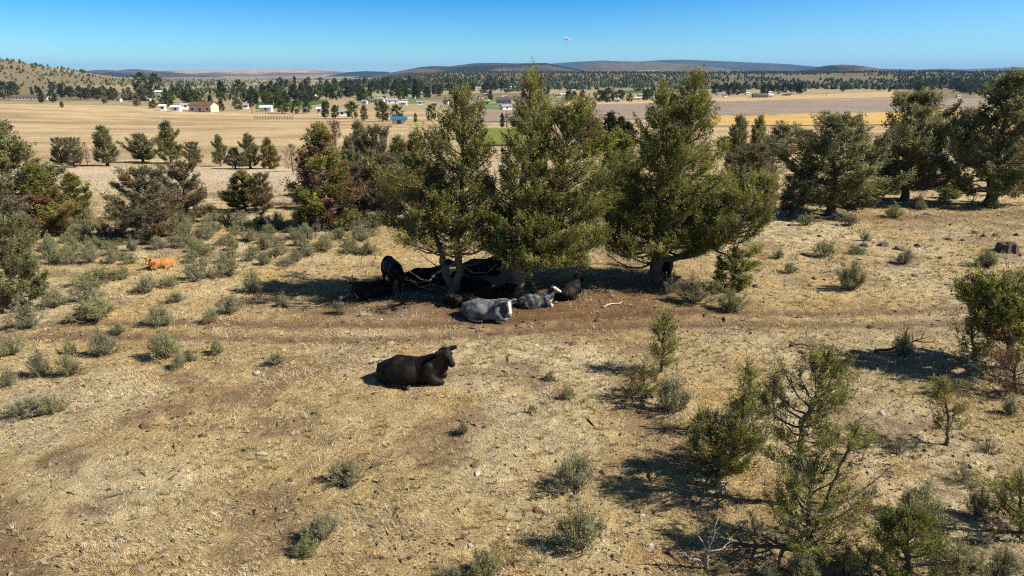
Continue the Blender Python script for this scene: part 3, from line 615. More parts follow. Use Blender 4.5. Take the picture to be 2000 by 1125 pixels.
twiggy = sorted([(1600, 1020, 60, 50), (1700, 968, 50, 36), (1480, 1050, 60, 46), (1352, 880, 46, 34), (1930, 885, 56, 40), (1752, 886, 46, 34), (1885, 945, 56, 42), (1692, 1100, 70, 50), (1842, 1090, 60, 46), (1296, 798, 44, 34), (1450, 985, 50, 34), (1640, 900, 44, 30), (1545, 1060, 56, 44), (1980, 960, 50, 40)])
for k, (px, row, w, h) in enumerate(twiggy):
    p = P(px, row); q = ppm(p); t = thing('dry_shrub', p - Vector((0, 0, 0.02)), f'thin dry twiggy shrub in the right foreground, {ordinal(k)} from left', 'shrub', 'dry twiggy shrubs in the right foreground', rs.uniform(0, 6.28), (w / q, w / q, h / q))
    link('stems', SAGE_DEAD[k % 2][0], t)
    if k % 2: link('foliage', SAGE_DEAD[k % 2][1], t)
brush = []
for k in range(300):
    px, row = rs.uniform(1405, 2000), rs.uniform(268, 345)
    if all((px - q[0]) ** 2 / 34 ** 2 + (row - q[1]) ** 2 / 16 ** 2 > 1 for q in brush): brush.append((px, row, rs.uniform(28, 50), rs.uniform(22, 42)))
    if len(brush) >= 22: break
for k, (px, row, w, h) in enumerate(sorted(brush)):
    place(['dull_a', 'dead_a', 'dull_a', 'grey_b'][k % 4], px, row, row - h, w, f'greyish brush behind the right hand junipers, {ordinal(k)} from left', None, 'juniper_bush', 'bush', 'greyish brush behind the right hand junipers')

# ---------------------------------------------------------------- cattle
def cow_mat(name, kind):
    m, n, l, b = new_mat(name)
    tc = n.new('ShaderNodeTexCoord'); nz = n.new('ShaderNodeTexNoise'); nz.inputs['Scale'].default_value = {'calf': 5, 'grey': 3.4}.get(kind, 4); nz.inputs['Detail'].default_value = 4
    l.new(tc.outputs['Object'], nz.inputs['Vector'])
    at = n.new('ShaderNodeAttribute'); at.attribute_name = 'Col'
    rp = n.new('ShaderNodeValToRGB'); l.new(nz.outputs[0], rp.inputs[0]); e = rp.color_ramp.elements
    cols = dict(black=((0.0025, 0.0022, 0.002), (0.013, 0.009, 0.007)), grey=((0.045, 0.05, 0.06), (0.20, 0.20, 0.20)), calf=((0.018, 0.020, 0.026), (0.19, 0.19, 0.19)), orange=((0.34, 0.145, 0.04), (0.44, 0.215, 0.075)))[kind]
    e[0].position, e[1].position = (0.4, 0.62) if kind != 'calf' else (0.46, 0.66)
    e[0].color = cols[0] + (1,); e[1].color = cols[1] + (1,)
    mx = n.new('ShaderNodeMix'); mx.data_type = 'RGBA'
    sp = n.new('ShaderNodeSeparateColor'); l.new(at.outputs['Color'], sp.inputs[0]); l.new(sp.outputs[0], mx.inputs[0])
    l.new(rp.outputs[0], mx.inputs[6]); mx.inputs[7].default_value = dict(black=(0.02, 0.016, 0.014, 1), grey=(0.72, 0.69, 0.65, 1), calf=(0.62, 0.58, 0.52, 1), orange=(0.55, 0.27, 0.08, 1))[kind]
    l.new(mx.outputs[2], b.inputs['Base Color'])
    b.inputs['Roughness'].default_value = 0.6 if kind == 'black' else 0.65; b.inputs['Specular IOR Level'].default_value = 0.16 if kind == 'black' else 0.25
    b.inputs['Sheen Weight'].default_value = 0.0 if kind == 'black' else 0.05; b.inputs['Sheen Roughness'].default_value = 0.4
    fz = n.new('ShaderNodeTexNoise'); fz.inputs['Scale'].default_value = 60; l.new(tc.outputs['Object'], fz.inputs['Vector'])
    bp = n.new('ShaderNodeBump'); bp.inputs['Strength'].default_value = 0.25; bp.inputs['Distance'].default_value = 0.01; l.new(fz.outputs[0], bp.inputs['Height']); l.new(bp.outputs[0], b.inputs['Normal'])
    return m
M_COW = {k: cow_mat('hide_' + k, k) for k in ('black', 'grey', 'calf', 'orange')}
m_, n_, l_, b_ = new_mat('eye'); b_.inputs['Base Color'].default_value = (0.01, 0.008, 0.006, 1); b_.inputs['Roughness'].default_value = 0.08; M_EYE = m_
m_, n_, l_, b_ = new_mat('horn'); b_.inputs['Base Color'].default_value = (0.03, 0.025, 0.02, 1); b_.inputs['Roughness'].default_value = 0.5; M_HOOF = m_
def _ico(n):
    b = bmesh.new(); bmesh.ops.create_icosphere(b, subdivisions=n, radius=1.0); b.verts.index_update()
    r = (np.array([q.co[:] for q in b.verts]), np.array([[q.index for q in f.verts] for f in b.faces])); b.free(); return r
ICO = _ico(3)
def ell(mb, c, r, rot=None):
    v = ICO[0] * np.array(tuple(r))
    if rot is not None: v = v @ np.array(rot.to_matrix()).T
    mb.add(v + np.array(tuple(c)), ICO[1])
def cap(bm, a, b, ra, rb, flat=1.0, n=7):
    a, b = Vector(a), Vector(b)
    for k in range(n):
        t = k / (n - 1); r = ra + (rb - ra) * t
        ell(bm, a.lerp(b, t), (r, r * flat, r))
def path(bm, pts, rad):
    for k in range(len(pts) - 1): cap(bm, pts[k], pts[k + 1], rad[k], rad[k + 1])
def head(bm, poll, yaw, pitch, s=1.0):
    """skull from the poll down to the muzzle with ears; returns eye places and a frame"""
    R = Euler((0, pitch, yaw), 'XYZ').to_matrix(); q = lambda x, y, z: Vector(poll) + R @ (Vector((x, y, z)) * s)
    E = R.to_quaternion()
    ell(bm, q(0.03, 0, -0.03), (0.15 * s, 0.135 * s, 0.145 * s), E)
    cap(bm, q(0.08, 0, -0.02), q(0.36, 0, -0.06), 0.125 * s, 0.085 * s)
    ell(bm, q(0.39, 0, -0.07), (0.09 * s, 0.105 * s, 0.085 * s), E)
    cap(bm, q(0.04, 0, -0.13), q(0.34, 0, -0.12), 0.105 * s, 0.07 * s)
    for sd in (-1, 1):
        ell(bm, q(-0.02, 0.255 * sd, -0.01), (0.046 * s, 0.15 * s, 0.10 * s), E @ Euler((0.3 * sd, -0.25, -0.2 * sd)).to_quaternion())
        ell(bm, q(-0.01, 0.14 * sd, 0.0), (0.035 * s, 0.06 * s, 0.035 * s), E)
        ell(bm, q(0.13, 0.11 * sd, 0.03), (0.05 * s, 0.03 * s, 0.04 * s), E)
    return [q(0.15, 0.128 * sd, 0.03) for sd in (-1, 1)], R, q
def finish(name, bm, mat, voxel, whitefn=None):
    me = bm.mesh(name, mat)
    o = bpy.data.objects.new(name, me); COL.objects.link(o)
    r = o.modifiers.new('r', 'REMESH'); r.mode = 'VOXEL'; r.voxel_size = voxel; r.use_smooth_shade = True
    s = o.modifiers.new('s', 'SMOOTH'); s.factor = 0.5; s.iterations = 5
    dg = bpy.context.evaluated_depsgraph_get(); me2 = bpy.data.meshes.new_from_object(o.evaluated_get(dg))
    bpy.data.objects.remove(o); me2.name = name
    n = len(me2.vertices); co = np.zeros(n * 3, np.float32); me2.vertices.foreach_get('co', co); co = co.reshape(-1, 3)
    w = np.zeros((n, 4), np.float32); w[:, 3] = 1
    if whitefn is not None: w[:, 0] = whitefn(co)
    if 'Col' in me2.attributes: me2.attributes.remove(me2.attributes['Col'])
    at = me2.attributes.new('Col', 'FLOAT_COLOR', 'POINT'); at.data.foreach_set('color', w.ravel())
    me2.materials.clear(); me2.materials.append(mat)
    me2.polygons.foreach_set('use_smooth', np.ones(len(me2.polygons), bool))
    return me2
def ball(name, c, r, mat, parent):
    bm = MB(); ell(bm, c, (r, r, r)); return link(name, bm.mesh(name, mat, True), parent)
def lying_cow(kind, loc, yaw, label, hy=0.0, hp=0.5, poll=(1.0, 0, 0.92), s=1.0, name='cow', cat='cow', group='cattle resting in the shade', white=None, voxel=0.024):
    """a cow resting on its breast, legs folded; +X is forward"""
    bm = MB()
    ell(bm, (-0.62, 0, 0.30), (0.38, 0.40, 0.33)); ell(bm, (-0.22, 0, 0.33), (0.70, 0.53, 0.40)); ell(bm, (0.36, 0, 0.36), (0.50, 0.41, 0.39))
    ell(bm, (0.38, 0, 0.64), (0.30, 0.15, 0.14)); ell(bm, (-0.05, 0, 0.67), (0.55, 0.13, 0.08)); ell(bm, (-0.42, 0, 0.63), (0.26, 0.22, 0.12), Euler((0, -0.35, 0)).to_quaternion())
    for sd in (-1, 1):
        ell(bm, (-0.40, 0.22 * sd, 0.62), (0.15, 0.09, 0.085)); ell(bm, (0.44, 0.27 * sd, 0.42), (0.20, 0.16, 0.30), Euler((0, 0.35, 0)).to_quaternion())
        ell(bm, (-0.50, 0.30 * sd, 0.28), (0.34, 0.18, 0.28), Euler((0, 0.25, 0)).to_quaternion())
        path(bm, [(-0.18, 0.40 * sd, 0.18), (-0.50, 0.44 * sd, 0.10), (-0.22, 0.50 * sd, 0.05), (-0.08, 0.51 * sd, 0.045)], [0.12, 0.08, 0.045, 0.045])
        path(bm, [(0.48, 0.27 * sd, 0.36), (0.60, 0.28 * sd, 0.20), (0.82, 0.25 * sd, 0.12), (0.60, 0.33 * sd, 0.065), (0.50, 0.33 * sd, 0.055)], [0.17, 0.15, 0.10, 0.06, 0.05])
    px, py, pz = poll
    path(bm, [(0.55, 0, 0.52), (0.74, py * 0.35, 0.62), (px - 0.05, py * 0.9, pz - 0.06)], [0.31, 0.25, 0.16])
    path(bm, [(0.70, 0, 0.36), (0.86, py * 0.5, 0.48), (px - 0.02, py * 0.9, pz - 0.16)], [0.20, 0.15, 0.10])
    eyes, R, q = head(bm, poll, hy, hp)
    path(bm, [(-0.92, 0, 0.50), (-0.98, 0.06, 0.28), (-0.92, 0.22, 0.08), (-0.75, 0.42, 0.05)], [0.05, 0.032, 0.028, 0.045])
    wf = None
    if white:
        fc = np.array(q(0.22, 0, 0.06)); Rn = np.array(R)
        def wf(co):
            d = (co - np.array(poll)) @ Rn
            f = sstep(0.075, 0.045, np.abs(d[:, 1])) * sstep(-0.02, 0.06, d[:, 0]) * sstep(-0.10, -0.02, d[:, 2])
            f = np.maximum(f, sstep(0.36, 0.42, d[:, 0]) * sstep(0.25, 0.1, np.linalg.norm(d[:, 1:], axis=1)))
            if white == 'calf':
                f = np.maximum(f, sstep(-0.05, 0.03, d[:, 0]) * sstep(0.16, 0.1, np.linalg.norm(d[:, 1:], axis=1)) * 0.85)
                f = np.maximum(f, sstep(0.72, 0.82, co[:, 0]) * sstep(0.5, 0.3, co[:, 2]))
            f = np.maximum(f, sstep(0.09, 0.04, co[:, 2]) * 0.5)
            return f
    t = thing(name, loc, label, cat, group, yaw, s)
    link('body', finish('body', bm, M_COW[kind], voxel, wf), t)
    for e in eyes: ball('eye', e, 0.022, M_EYE, t)
    for sd in (-1, 1):
        ball('hoof', (-0.03, 0.53 * sd, 0.05), 0.055, M_HOOF, t); ball('hoof', (0.47, 0.32 * sd, 0.055), 0.055, M_HOOF, t)
    return t
def standing_cow(kind, loc, yaw, label, s=1.0, group='cattle resting in the shade'):
    bm = MB()
    ell(bm, (-0.52, 0, 0.98), (0.34, 0.27, 0.32)); ell(bm, (-0.05, 0, 0.92), (0.62, 0.33, 0.36)); ell(bm, (0.46, 0, 0.95), (0.36, 0.27, 0.38)); ell(bm, (0.0, 0, 1.20), (0.7, 0.12, 0.09))
    for sd in (-1, 1):
        ell(bm, (-0.60, 0.17 * sd, 0.82), (0.22, 0.13, 0.32))
        path(bm, [(-0.58, 0.17 * sd, 0.72), (-0.52, 0.18 * sd, 0.58), (-0.74, 0.17 * sd, 0.40), (-0.70, 0.17 * sd, 0.10), (-0.66, 0.17 * sd, 0.03)], [0.15, 0.11, 0.065, 0.045, 0.055])
        path(bm, [(0.48, 0.17 * sd, 0.75), (0.46, 0.16 * sd, 0.42), (0.46, 0.16 * sd, 0.12), (0.48, 0.16 * sd, 0.03)], [0.14, 0.07, 0.045, 0.055])
    path(bm, [(0.60, 0, 1.05), (0.86, 0.05, 1.0), (1.05, 0.1, 0.90)], [0.26, 0.18, 0.13])
    eyes, R, q = head(bm, (1.10, 0.1, 0.92), 0.2, 0.9)
    path(bm, [(-0.84, 0, 1.12), (-0.92, 0, 0.85), (-0.90, 0.02, 0.45), (-0.90, 0.02, 0.32)], [0.045, 0.03, 0.025, 0.05])
    t = thing('cow', loc, label, 'cow', group, yaw, s)
    link('body', finish('body', bm, M_COW[kind], 0.026), t)
    for e in eyes: ball('eye', e, 0.022, M_EYE, t)
    for (x, y) in ((-0.66, 0.17), (-0.66, -0.17), (0.48, 0.16), (0.48, -0.16)): ball('hoof', (x, y, 0.03), 0.06, M_HOOF, t)
    return t
def down(v, d=0.03): return v - Vector((0, 0, d))
lying_cow('black', down(P(806, 744)), math.radians(-4), 'glossy black cow lying alone in the sunny foreground, head raised', hy=-0.72, hp=0.72, poll=(0.94, -0.02, 0.95), s=1.0, voxel=0.018, group='cattle lying in the open')
lying_cow('grey', down(P(950, 621)), math.radians(-16), 'grey cow with white face lying before the straight trunk', hy=-0.75, hp=1.05, poll=(0.88, -0.16, 0.78), s=0.92, white='face', voxel=0.02)
lying_cow('calf', down(P(1046, 600)), math.radians(14), 'mottled grey and white calf lying right of the grey cow', hy=-0.15, hp=0.35, poll=(0.98, 0.0, 1.0), s=0.68, white='calf', name='calf', cat='calf', voxel=0.026)
lying_cow('black', down(P(1112, 578)), math.radians(60), 'black cow lying in shade just right of the mottled calf', hy=-1.2, hp=0.5, s=0.72)
standing_cow('black', down(P(768, 566), 0.02), math.radians(-66), 'black cow standing under the left shade tree, head low', s=0.97)
lying_cow('black', down(P(730, 578)), math.radians(-140), 'black cow lying leftmost in the shade beside a dead root', hy=0.3, hp=0.9, poll=(0.95, 0.05, 0.80), s=0.80)
lying_cow('black', down(P(832, 555)), math.radians(8), 'black cow lying between the standing cow and forked trunk', hy=0.2, hp=0.3, poll=(0.95, 0, 1.02), s=0.93)
lying_cow('black', down(P(925, 566)), math.radians(170), 'black cow lying behind the forked trunk, under hanging green branches', hy=0.0, hp=0.6, s=0.72)
lying_cow('black', down(P(966, 586)), math.radians(20), 'black cow lying directly behind the back of the grey cow', hy=0.6, hp=0.5, poll=(0.9, 0, 0.75), s=0.74)
lying_cow('black', down(P(905, 598)), math.radians(200), 'black cow lying in deep shade at the foot of the forked trunk', hy=0.3, hp=0.8, poll=(0.9, 0, 0.72), s=0.66)
lying_cow('black', down(P(940, 533)), math.radians(5), 'black cow half hidden by foliage behind the two left trunks', s=0.85)
standing_cow('black', down(P(1302, 545), 0.02), math.radians(70), 'black cow seen behind the thick trunk of the broad tree', s=0.68)
lying_cow('orange', down(P(316, 522), 0.0), math.radians(-136), 'orange-tan cow lying alone among sagebrush on the left', hy=0.45, hp=0.75, poll=(0.92, 0.06, 0.84), s=0.54, group='cattle lying in the open')

# ---------------------------------------------------------------- rocks, dead wood
def rock_mesh(seed, col):
    rng = np.random.default_rng(seed); bm = bmesh.new(); bmesh.ops.create_icosphere(bm, subdivisions=3, radius=1.0)
    v = np.array([q.co[:] for q in bm.verts]); pl = unit(rng.normal(size=(14, 3))); h = rng.uniform(0.62, 0.98, 14)
    s = np.min(np.where(v @ pl.T > 0.05, h / np.maximum(v @ pl.T, 0.05), 9), axis=1); v = v * np.minimum(s, 1.05)[:, None]
    v += 0.06 * (fbm(v[:, 0] * 3 + seed, v[:, 1] * 3 + v[:, 2] * 2, seed, 3)[:, None] - 0.5) * v; v *= [1, 0.72, 0.55]; v += 0.10 * rng.normal(size=3) * v[:, [1, 2, 0]]
    mb = MB(); mb.add(v, [[q.index for q in f.verts] for f in bm.faces], np.array(col)); bm.free()
    return mb.mesh('rock', M_ROCK)
RK_D = [rock_mesh(k, (0.13, 0.11, 0.095)) for k in range(5)]; RK_B = [rock_mesh(10 + k, (0.20, 0.12, 0.075)) for k in range(2)]; RK_W = [rock_mesh(20 + k, (0.48, 0.44, 0.38)) for k in range(2)]
def rock(px, row, w, label, group, me, hs=1.0, name='rock'):
    p = P(px, row); r = w / ppm(p) / 2
    o = link(name, me); o.location = p + Vector((0, 0, r * rs.uniform(-0.12, 0.12))); o.scale = (r, r * rs.uniform(0.7, 1.3), r * hs * rs.uniform(0.7, 1.3)); o.rotation_euler = (rs.uniform(-0.2, 0.2), rs.uniform(-0.2, 0.2), rs.uniform(0, 6.28))
    tag(o, label, 'rock', group)
dark = sorted([(1165, 628, 22), (1545, 440, 20), (1590, 545, 16), (1625, 545, 20), (1640, 533, 16), (1690, 482, 22), (1725, 480, 24), (1758, 486, 26), (1792, 482, 30), (1820, 470, 26), (1835, 505, 18), (1855, 495, 16), (1787, 540, 24), (1830, 532, 18),
               (1905, 455, 24), (1880, 470, 18), (1695, 500, 14), (1570, 470, 14), (1600, 462, 16), (1640, 460, 14), (1855, 440, 16), (1945, 462, 26), (1985, 460, 30), (1575, 498, 30), (1535, 558, 12), (1880, 520, 14), (1735, 545, 14), (1560, 620, 16), (1640, 615, 18), (1700, 640, 16), (1530, 650, 18), (1480, 530, 14), (1475, 560, 16)])
for k, (px, row, w) in enumerate(dark): rock(px, row, w * rs.uniform(0.55, 1.05), f'dark basalt rock on the right half of the flat, {ordinal(k)} from left', 'dark rocks', RK_D[k % 5], 1.0)
brownr = sorted([(382, 765, 24), (1017, 638, 26), (930, 640, 26), (65, 765, 16), (125, 710, 18), (100, 648, 16), (255, 660, 12), (285, 835, 28), (460, 938, 16), (1120, 672, 20), (265, 1110, 22), (225, 1120, 18), (800, 885, 16), (1050, 1000, 22), (1180, 925, 18), (690, 718, 10), (420, 835, 22), (930, 908, 24), (735, 1030, 22), (1360, 695, 14), (1300, 700, 14), (1570, 690, 26), (1620, 680, 28)])
for k, (px, row, w) in enumerate(brownr): rock(px, row, w, f'low brown clod or stone lying in the straw, {ordinal(k)} from left', 'brown clods', RK_B[k % 2], 0.75)
whiter = sorted([(932, 928, 22), (1256, 1008, 18), (1722, 806, 22), (1046, 677, 16), (502, 730, 20), (1700, 925, 16), (515, 888, 26), (1700, 896, 16), (1270, 1066, 22), (918, 1068, 16), (765, 671, 16), (820, 1058, 10)])
for k, (px, row, w) in enumerate(whiter): rock(px, row, w, f'whitish stone in the dry grass, {ordinal(k)} from left', 'white stones', RK_W[k % 2], 0.6)

def branchwood(px, row, label, seed, paths, name='dead_branch', col=GREYWOOD, lift=0.02, twigs=6, cat='dead wood'):
    """paths in metres relative to the foot: list of (points, radius)"""
    rng = np.random.default_rng(seed); p = P(px, row); mb = MB()
    for pts, r in paths:
        pts = np.array(pts, float); s0 = np.linspace(0, 1, len(pts)); sN = np.linspace(0, 1, 9)
        sp = np.stack([np.interp(sN, s0, pts[:, i]) for i in range(3)], 1); sp[1:-1] = (sp[:-2] + 2 * sp[1:-1] + sp[2:]) / 4; sp[1:] += rng.normal(0, 0.015, (8, 3))
        c = np.array(col) * rng.uniform(0.8, 1.15); mb.tube(sp, r * (1 - 0.75 * sN), 6, c, cap=True)
        for k in range(twigs):
            s = rng.uniform(0.25, 1); b = np.array([np.interp(s, sN, sp[:, i]) for i in range(3)]); L = rng.uniform(0.12, 0.4) * np.linalg.norm(sp[-1] - sp[0])
            d = unit(unit(sp[-1] - sp[0]) + rng.normal(0, 0.55, 3)); d[2] = abs(d[2]) * 0.6
            mb.tube([b, b + d * L * 0.5, b + d * L + np.array([0, 0, 0.1 * L])], [r * 0.35, r * 0.25, r * 0.1], 4, c)
    o = link(name, mb.mesh(name, M_BARK, True)); o.location = p + Vector((0, 0, lift)); return tag(o, label, cat)
branchwood(1178, 602, 'bleached curved stick lying right of the black cow', 1, [([(0, 0, 0.02), (0.35, 0.25, 0.06), (0.75, 0.35, 0.04)], 0.035)], col=(0.55, 0.5, 0.43), twigs=1)
branchwood(540, 600, 'weathered grey log lying among the sagebrush', 2, [([(0, 0, 0.06), (0.6, 0.1, 0.1), (1.3, 0.1, 0.06)], 0.10), ([(0.3, -0.1, 0.05), (0.9, -0.2, 0.1), (1.5, -0.1, 0.05)], 0.05)], name='fallen_log', twigs=3)
branchwood(700, 585, 'bleached upturned root beside the leftmost shaded cow', 3, [([(0, 0, 0), (-0.1, 0, 0.35), (-0.35, 0.1, 0.7)], 0.07), ([(0.1, 0, 0), (0.05, 0, 0.3), (-0.15, 0, 0.55)], 0.06), ([(-0.7, -0.1, 0.02), (-0.3, 0, 0.15), (0, 0, 0.4)], 0.05), ([(0.25, 0, 0), (0.12, 0, 0.25), (0, 0, 0.45)], 0.04)], name='dead_root', col=(0.42, 0.37, 0.31), twigs=2)
branchwood(800, 570, 'tangle of pale fallen branches between standing cow and forked trunk', 4, [([(0, 0.4, 0.3), (0.5, 0.1, 0.08), (1.3, 0, 0.06)], 0.035), ([(0.4, 0.3, 0.05), (0.9, 0.2, 0.25), (1.6, -0.2, 0.05)], 0.03), ([(0.2, -0.4, 0.04), (0.5, -0.55, 0.06), (0.9, -0.8, 0.03)], 0.025)], twigs=5)
branchwood(725, 918, 'arched dead branch on the straw beside a green sagebrush', 5, [([(0, 0, 0.03), (0.25, 0.12, 0.10), (0.48, 0.2, 0.07)], 0.02), ([(0.02, 0.05, 0.03), (0.25, 0.2, 0.16), (0.5, 0.28, 0.1)], 0.018)], col=(0.22, 0.17, 0.12), twigs=7)
branchwood(800, 940, 'thin brown stick lying below the arched branch', 6, [([(0, 0, 0.03), (0.25, 0.0, 0.05), (0.62, 0.1, 0.05)], 0.016)], col=(0.25, 0.18, 0.11), twigs=2)
branchwood(1378, 1112, 'leafless grey snag standing at the bottom right of centre', 7, [([(0, 0, 0), (0.02, 0, 0.4), (0.12, 0, 1.0)], 0.035), ([(0, 0, 0.35), (-0.15, 0, 0.6), (-0.2, 0, 0.85)], 0.018), ([(0.02, 0, 0.3), (0.25, 0, 0.38), (0.4, 0.1, 0.5)], 0.02), ([(0, 0, 0.12), (-0.3, 0, 0.2), (-0.4, 0, 0.3)], 0.016)], name='dead_snag', col=(0.36, 0.32, 0.28), twigs=6)
branchwood(1408, 968, 'pair of short pale broken stubs below the bushy juniper', 8, [([(0, 0, 0), (-0.05, 0, 0.2), (-0.1, 0, 0.42)], 0.045), ([(0.1, 0, 0), (0.09, 0, 0.2), (0.07, 0, 0.45)], 0.025)], name='broken_stub', col=(0.42, 0.36, 0.29), twigs=0)
branchwood(1495, 866, 'dark dead shrub stubs between the bushy and slender junipers', 9, [([(0, 0, 0), (-0.03, 0, 0.25), (0.05, 0, 0.5)], 0.03), ([(0, 0, 0.05), (-0.2, 0, 0.3), (-0.3, 0, 0.42)], 0.02), ([(0, 0, 0.05), (0.1, 0, 0.25), (0.02, 0, 0.45)], 0.02)], name='dead_shrub', col=(0.2, 0.17, 0.14), twigs=4)
branchwood(1925, 742, 'bleached bent branch lying under the crooked tree at right', 10, [([(-0.6, 0, 0.5), (-0.2, 0, 0.25), (0.5, -0.1, 0.03)], 0.03), ([(-0.2, 0, 0.25), (-0.3, -0.1, 0.1), (-0.45, -0.1, 0.05)], 0.02)], col=(0.5, 0.44, 0.36), twigs=2)
branchwood(1545, 418, 'pale fallen branches below the wide grey-green juniper', 11, [([(0, 0, 0.1), (0.8, 0, 0.25), (1.6, 0.1, 0.15)], 0.05), ([(0.9, -0.4, 0.05), (1.5, -0.1, 0.3), (2.0, 0.2, 0.5)], 0.05)], col=(0.45, 0.40, 0.34), twigs=5)
branchwood(1720, 690, 'dark dead limb lying left of the crooked tree', 12, [([(-0.2, 0, 0.05), (0.5, 0.1, 0.1), (1.4, 0.3, 0.35)], 0.05)], col=(0.13, 0.11, 0.09), twigs=6)
branchwood(1540, 680, 'dark fallen branch above the tip of the slender juniper', 13, [([(0, 0, 0.05), (0.3, 0, 0.12), (0.8, -0.15, 0.05)], 0.04)], col=(0.12, 0.105, 0.09), twigs=6)
branchwood(180, 628, 'dark dead branches inside the sagebrush left of the trail', 14, [([(-0.8, 0, 0.1), (-0.2, 0, 0.3), (0.5, 0.1, 0.15)], 0.05), ([(-0.5, -0.1, 0.05), (0.1, -0.1, 0.2), (0.8, 0, 0.4)], 0.04)], col=(0.14, 0.12, 0.1), twigs=6)
# stump at the right edge
p = P(1965, 492); mb = MB(); th = np.linspace(0, 2 * np.pi, 25)[:-1]; rr = 0.42 + 0.05 * np.sin(5 * th) + 0.03 * np.sin(9 * th + 1)
vs = [np.stack([np.cos(th) * rr * k, np.sin(th) * rr * k, np.full(24, z) + (0.04 * np.sin(3 * th) if z > 0.3 else 0)], 1) for z, k in ((-0.1, 1.25), (0.12, 1.05), (0.40, 0.92), (0.41, 0.6), (0.36, 0.02))]
ff = [(a * 24 + k, a * 24 + (k + 1) % 24, (a + 1) * 24 + (k + 1) % 24) for a in range(4) for k in range(24)] + [(a * 24 + k, (a + 1) * 24 + (k + 1) % 24, (a + 1) * 24 + k) for a in range(4) for k in range(24)]
mb.add(np.concatenate(vs), ff, (0.11, 0.09, 0.075)); o = link('tree_stump', mb.mesh('tree_stump', M_BARK)); o.location = p; tag(o, 'dark weathered tree stump near the right edge', 'stump')

# ---------------------------------------------------------------- the far town: houses, trees, fence, poles
WHITE, CREAM, GREYP, BLUEP = (0.75, 0.74, 0.70), (0.60, 0.52, 0.40), (0.34, 0.34, 0.34), (0.35, 0.52, 0.60)
R_BR, R_GR, R_DK, R_BL, R_WH, R_GN = (0.16, 0.10, 0.065), (0.30, 0.30, 0.30), (0.10, 0.10, 0.105), (0.03, 0.13, 0.26), (0.7, 0.7, 0.7), (0.14, 0.22, 0.18)
CN = {WHITE: 'white', CREAM: 'cream', GREYP: 'grey', BLUEP: 'pale blue', R_BR: 'brown', R_GR: 'grey', R_DK: 'dark', R_BL: 'blue', R_WH: 'white', R_GN: 'green'}
houses = [(62, 195, 66, WHITE, R_BR, 0.1), (250, 196, 17, GREYP, R_GR, 0.2), (288, 197, 23, GREYP, R_GR, -0.2), (310, 184, 18, WHITE, R_WH, 0.1), (331, 189, 23, GREYP, R_DK, 0), (319, 216, 10, WHITE, R_WH, 0.2), (345, 218, 17, WHITE, R_WH, 0.1),
          (362, 213, 17, WHITE, R_GR, 0.6), (399, 218, 46, CREAM, R_BR, -0.15), (480, 213, 12, WHITE, R_GR, 0.3), (543, 193, 23, WHITE, R_GR, 0), (521, 218, 22, WHITE, R_WH, 0.05), (668, 227, 17, WHITE, R_GR, 0.3), (625, 221, 9, WHITE, R_WH, 0),
          (780, 247, 27, CREAM, R_BL, 0.15), (766, 202, 22, WHITE, R_GR, 0.3), (741, 199, 19, WHITE, R_GR, -0.3), (788, 206, 14, WHITE, R_WH, 0), (820, 205, 12, WHITE, R_GR, 0.2), (802, 181, 16, WHITE, R_GR, 0.4), (849, 208, 11, GREYP, R_GR, 0),
          (888, 185, 14, WHITE, R_WH, 0.2), (946, 204, 22, CREAM, R_GR, 0.1), (985, 202, 30, GREYP, R_DK, -0.1), (949, 187, 10, BLUEP, R_GR, 0), (933, 175, 15, WHITE, R_GR, 0.2), (991, 178, 17, WHITE, R_GN, 0.1), (988, 215, 20, WHITE, R_GR, 0.5), (865, 178, 14, GREYP, R_DK, 0.3),
          (715, 183, 12, WHITE, R_GR, 0.2), (602, 184, 10, WHITE, R_GR, 0.3), (570, 182, 9, WHITE, R_GR, 0), (1099, 188, 10, WHITE, R_WH, 0.2), (1117, 181, 15, WHITE, R_GR, 0), (1252, 189, 13, BLUEP, R_GR, 0.2), (1246, 196, 13, WHITE, R_WH, 0), (1280, 196, 18, WHITE, R_GR, 0.4),
          (1206, 200, 13, WHITE, R_GR, -0.2), (1142, 200, 11, GREYP, R_WH, 0), (1390, 202, 14, GREYP, R_GR, 0.1), (1484, 191, 28, GREYP, R_DK, 0), (1405, 186, 11, WHITE, R_GR, 0.2), (1504, 190, 10, WHITE, R_WH, 0), (1440, 184, 10, WHITE, R_GR, 0.1), (1897, 168, 11, WHITE, R_WH, 0), (1871, 191, 9, WHITE, R_GR, 0.3), (1822, 170, 8, WHITE, R_GR, 0.2), (1115, 273, 26, GREYP, R_DK, 0.3), (1045, 262, 22, WHITE, R_GR, 0.2)]
rh_ = np.random.default_rng(31)
for (n_h, x0_, x1_, r0_, r1_) in ((26, 500, 860, 170, 204), (12, 862, 1010, 170, 205), (9, 1050, 1335, 176, 202), (8, 1385, 1560, 178, 190), (6, 1780, 2000, 166, 188), (6, 230, 440, 184, 204)):
    for _ in range(n_h):
        houses.append((float(rh_.uniform(x0_, x1_)), float(rh_.uniform(r0_, r1_)), float(rh_.uniform(6, 12)), [WHITE, WHITE, CREAM, GREYP][rh_.integers(4)], [R_GR, R_WH, R_BR, R_DK][rh_.integers(4)], float(rh_.uniform(-0.5, 0.5))))
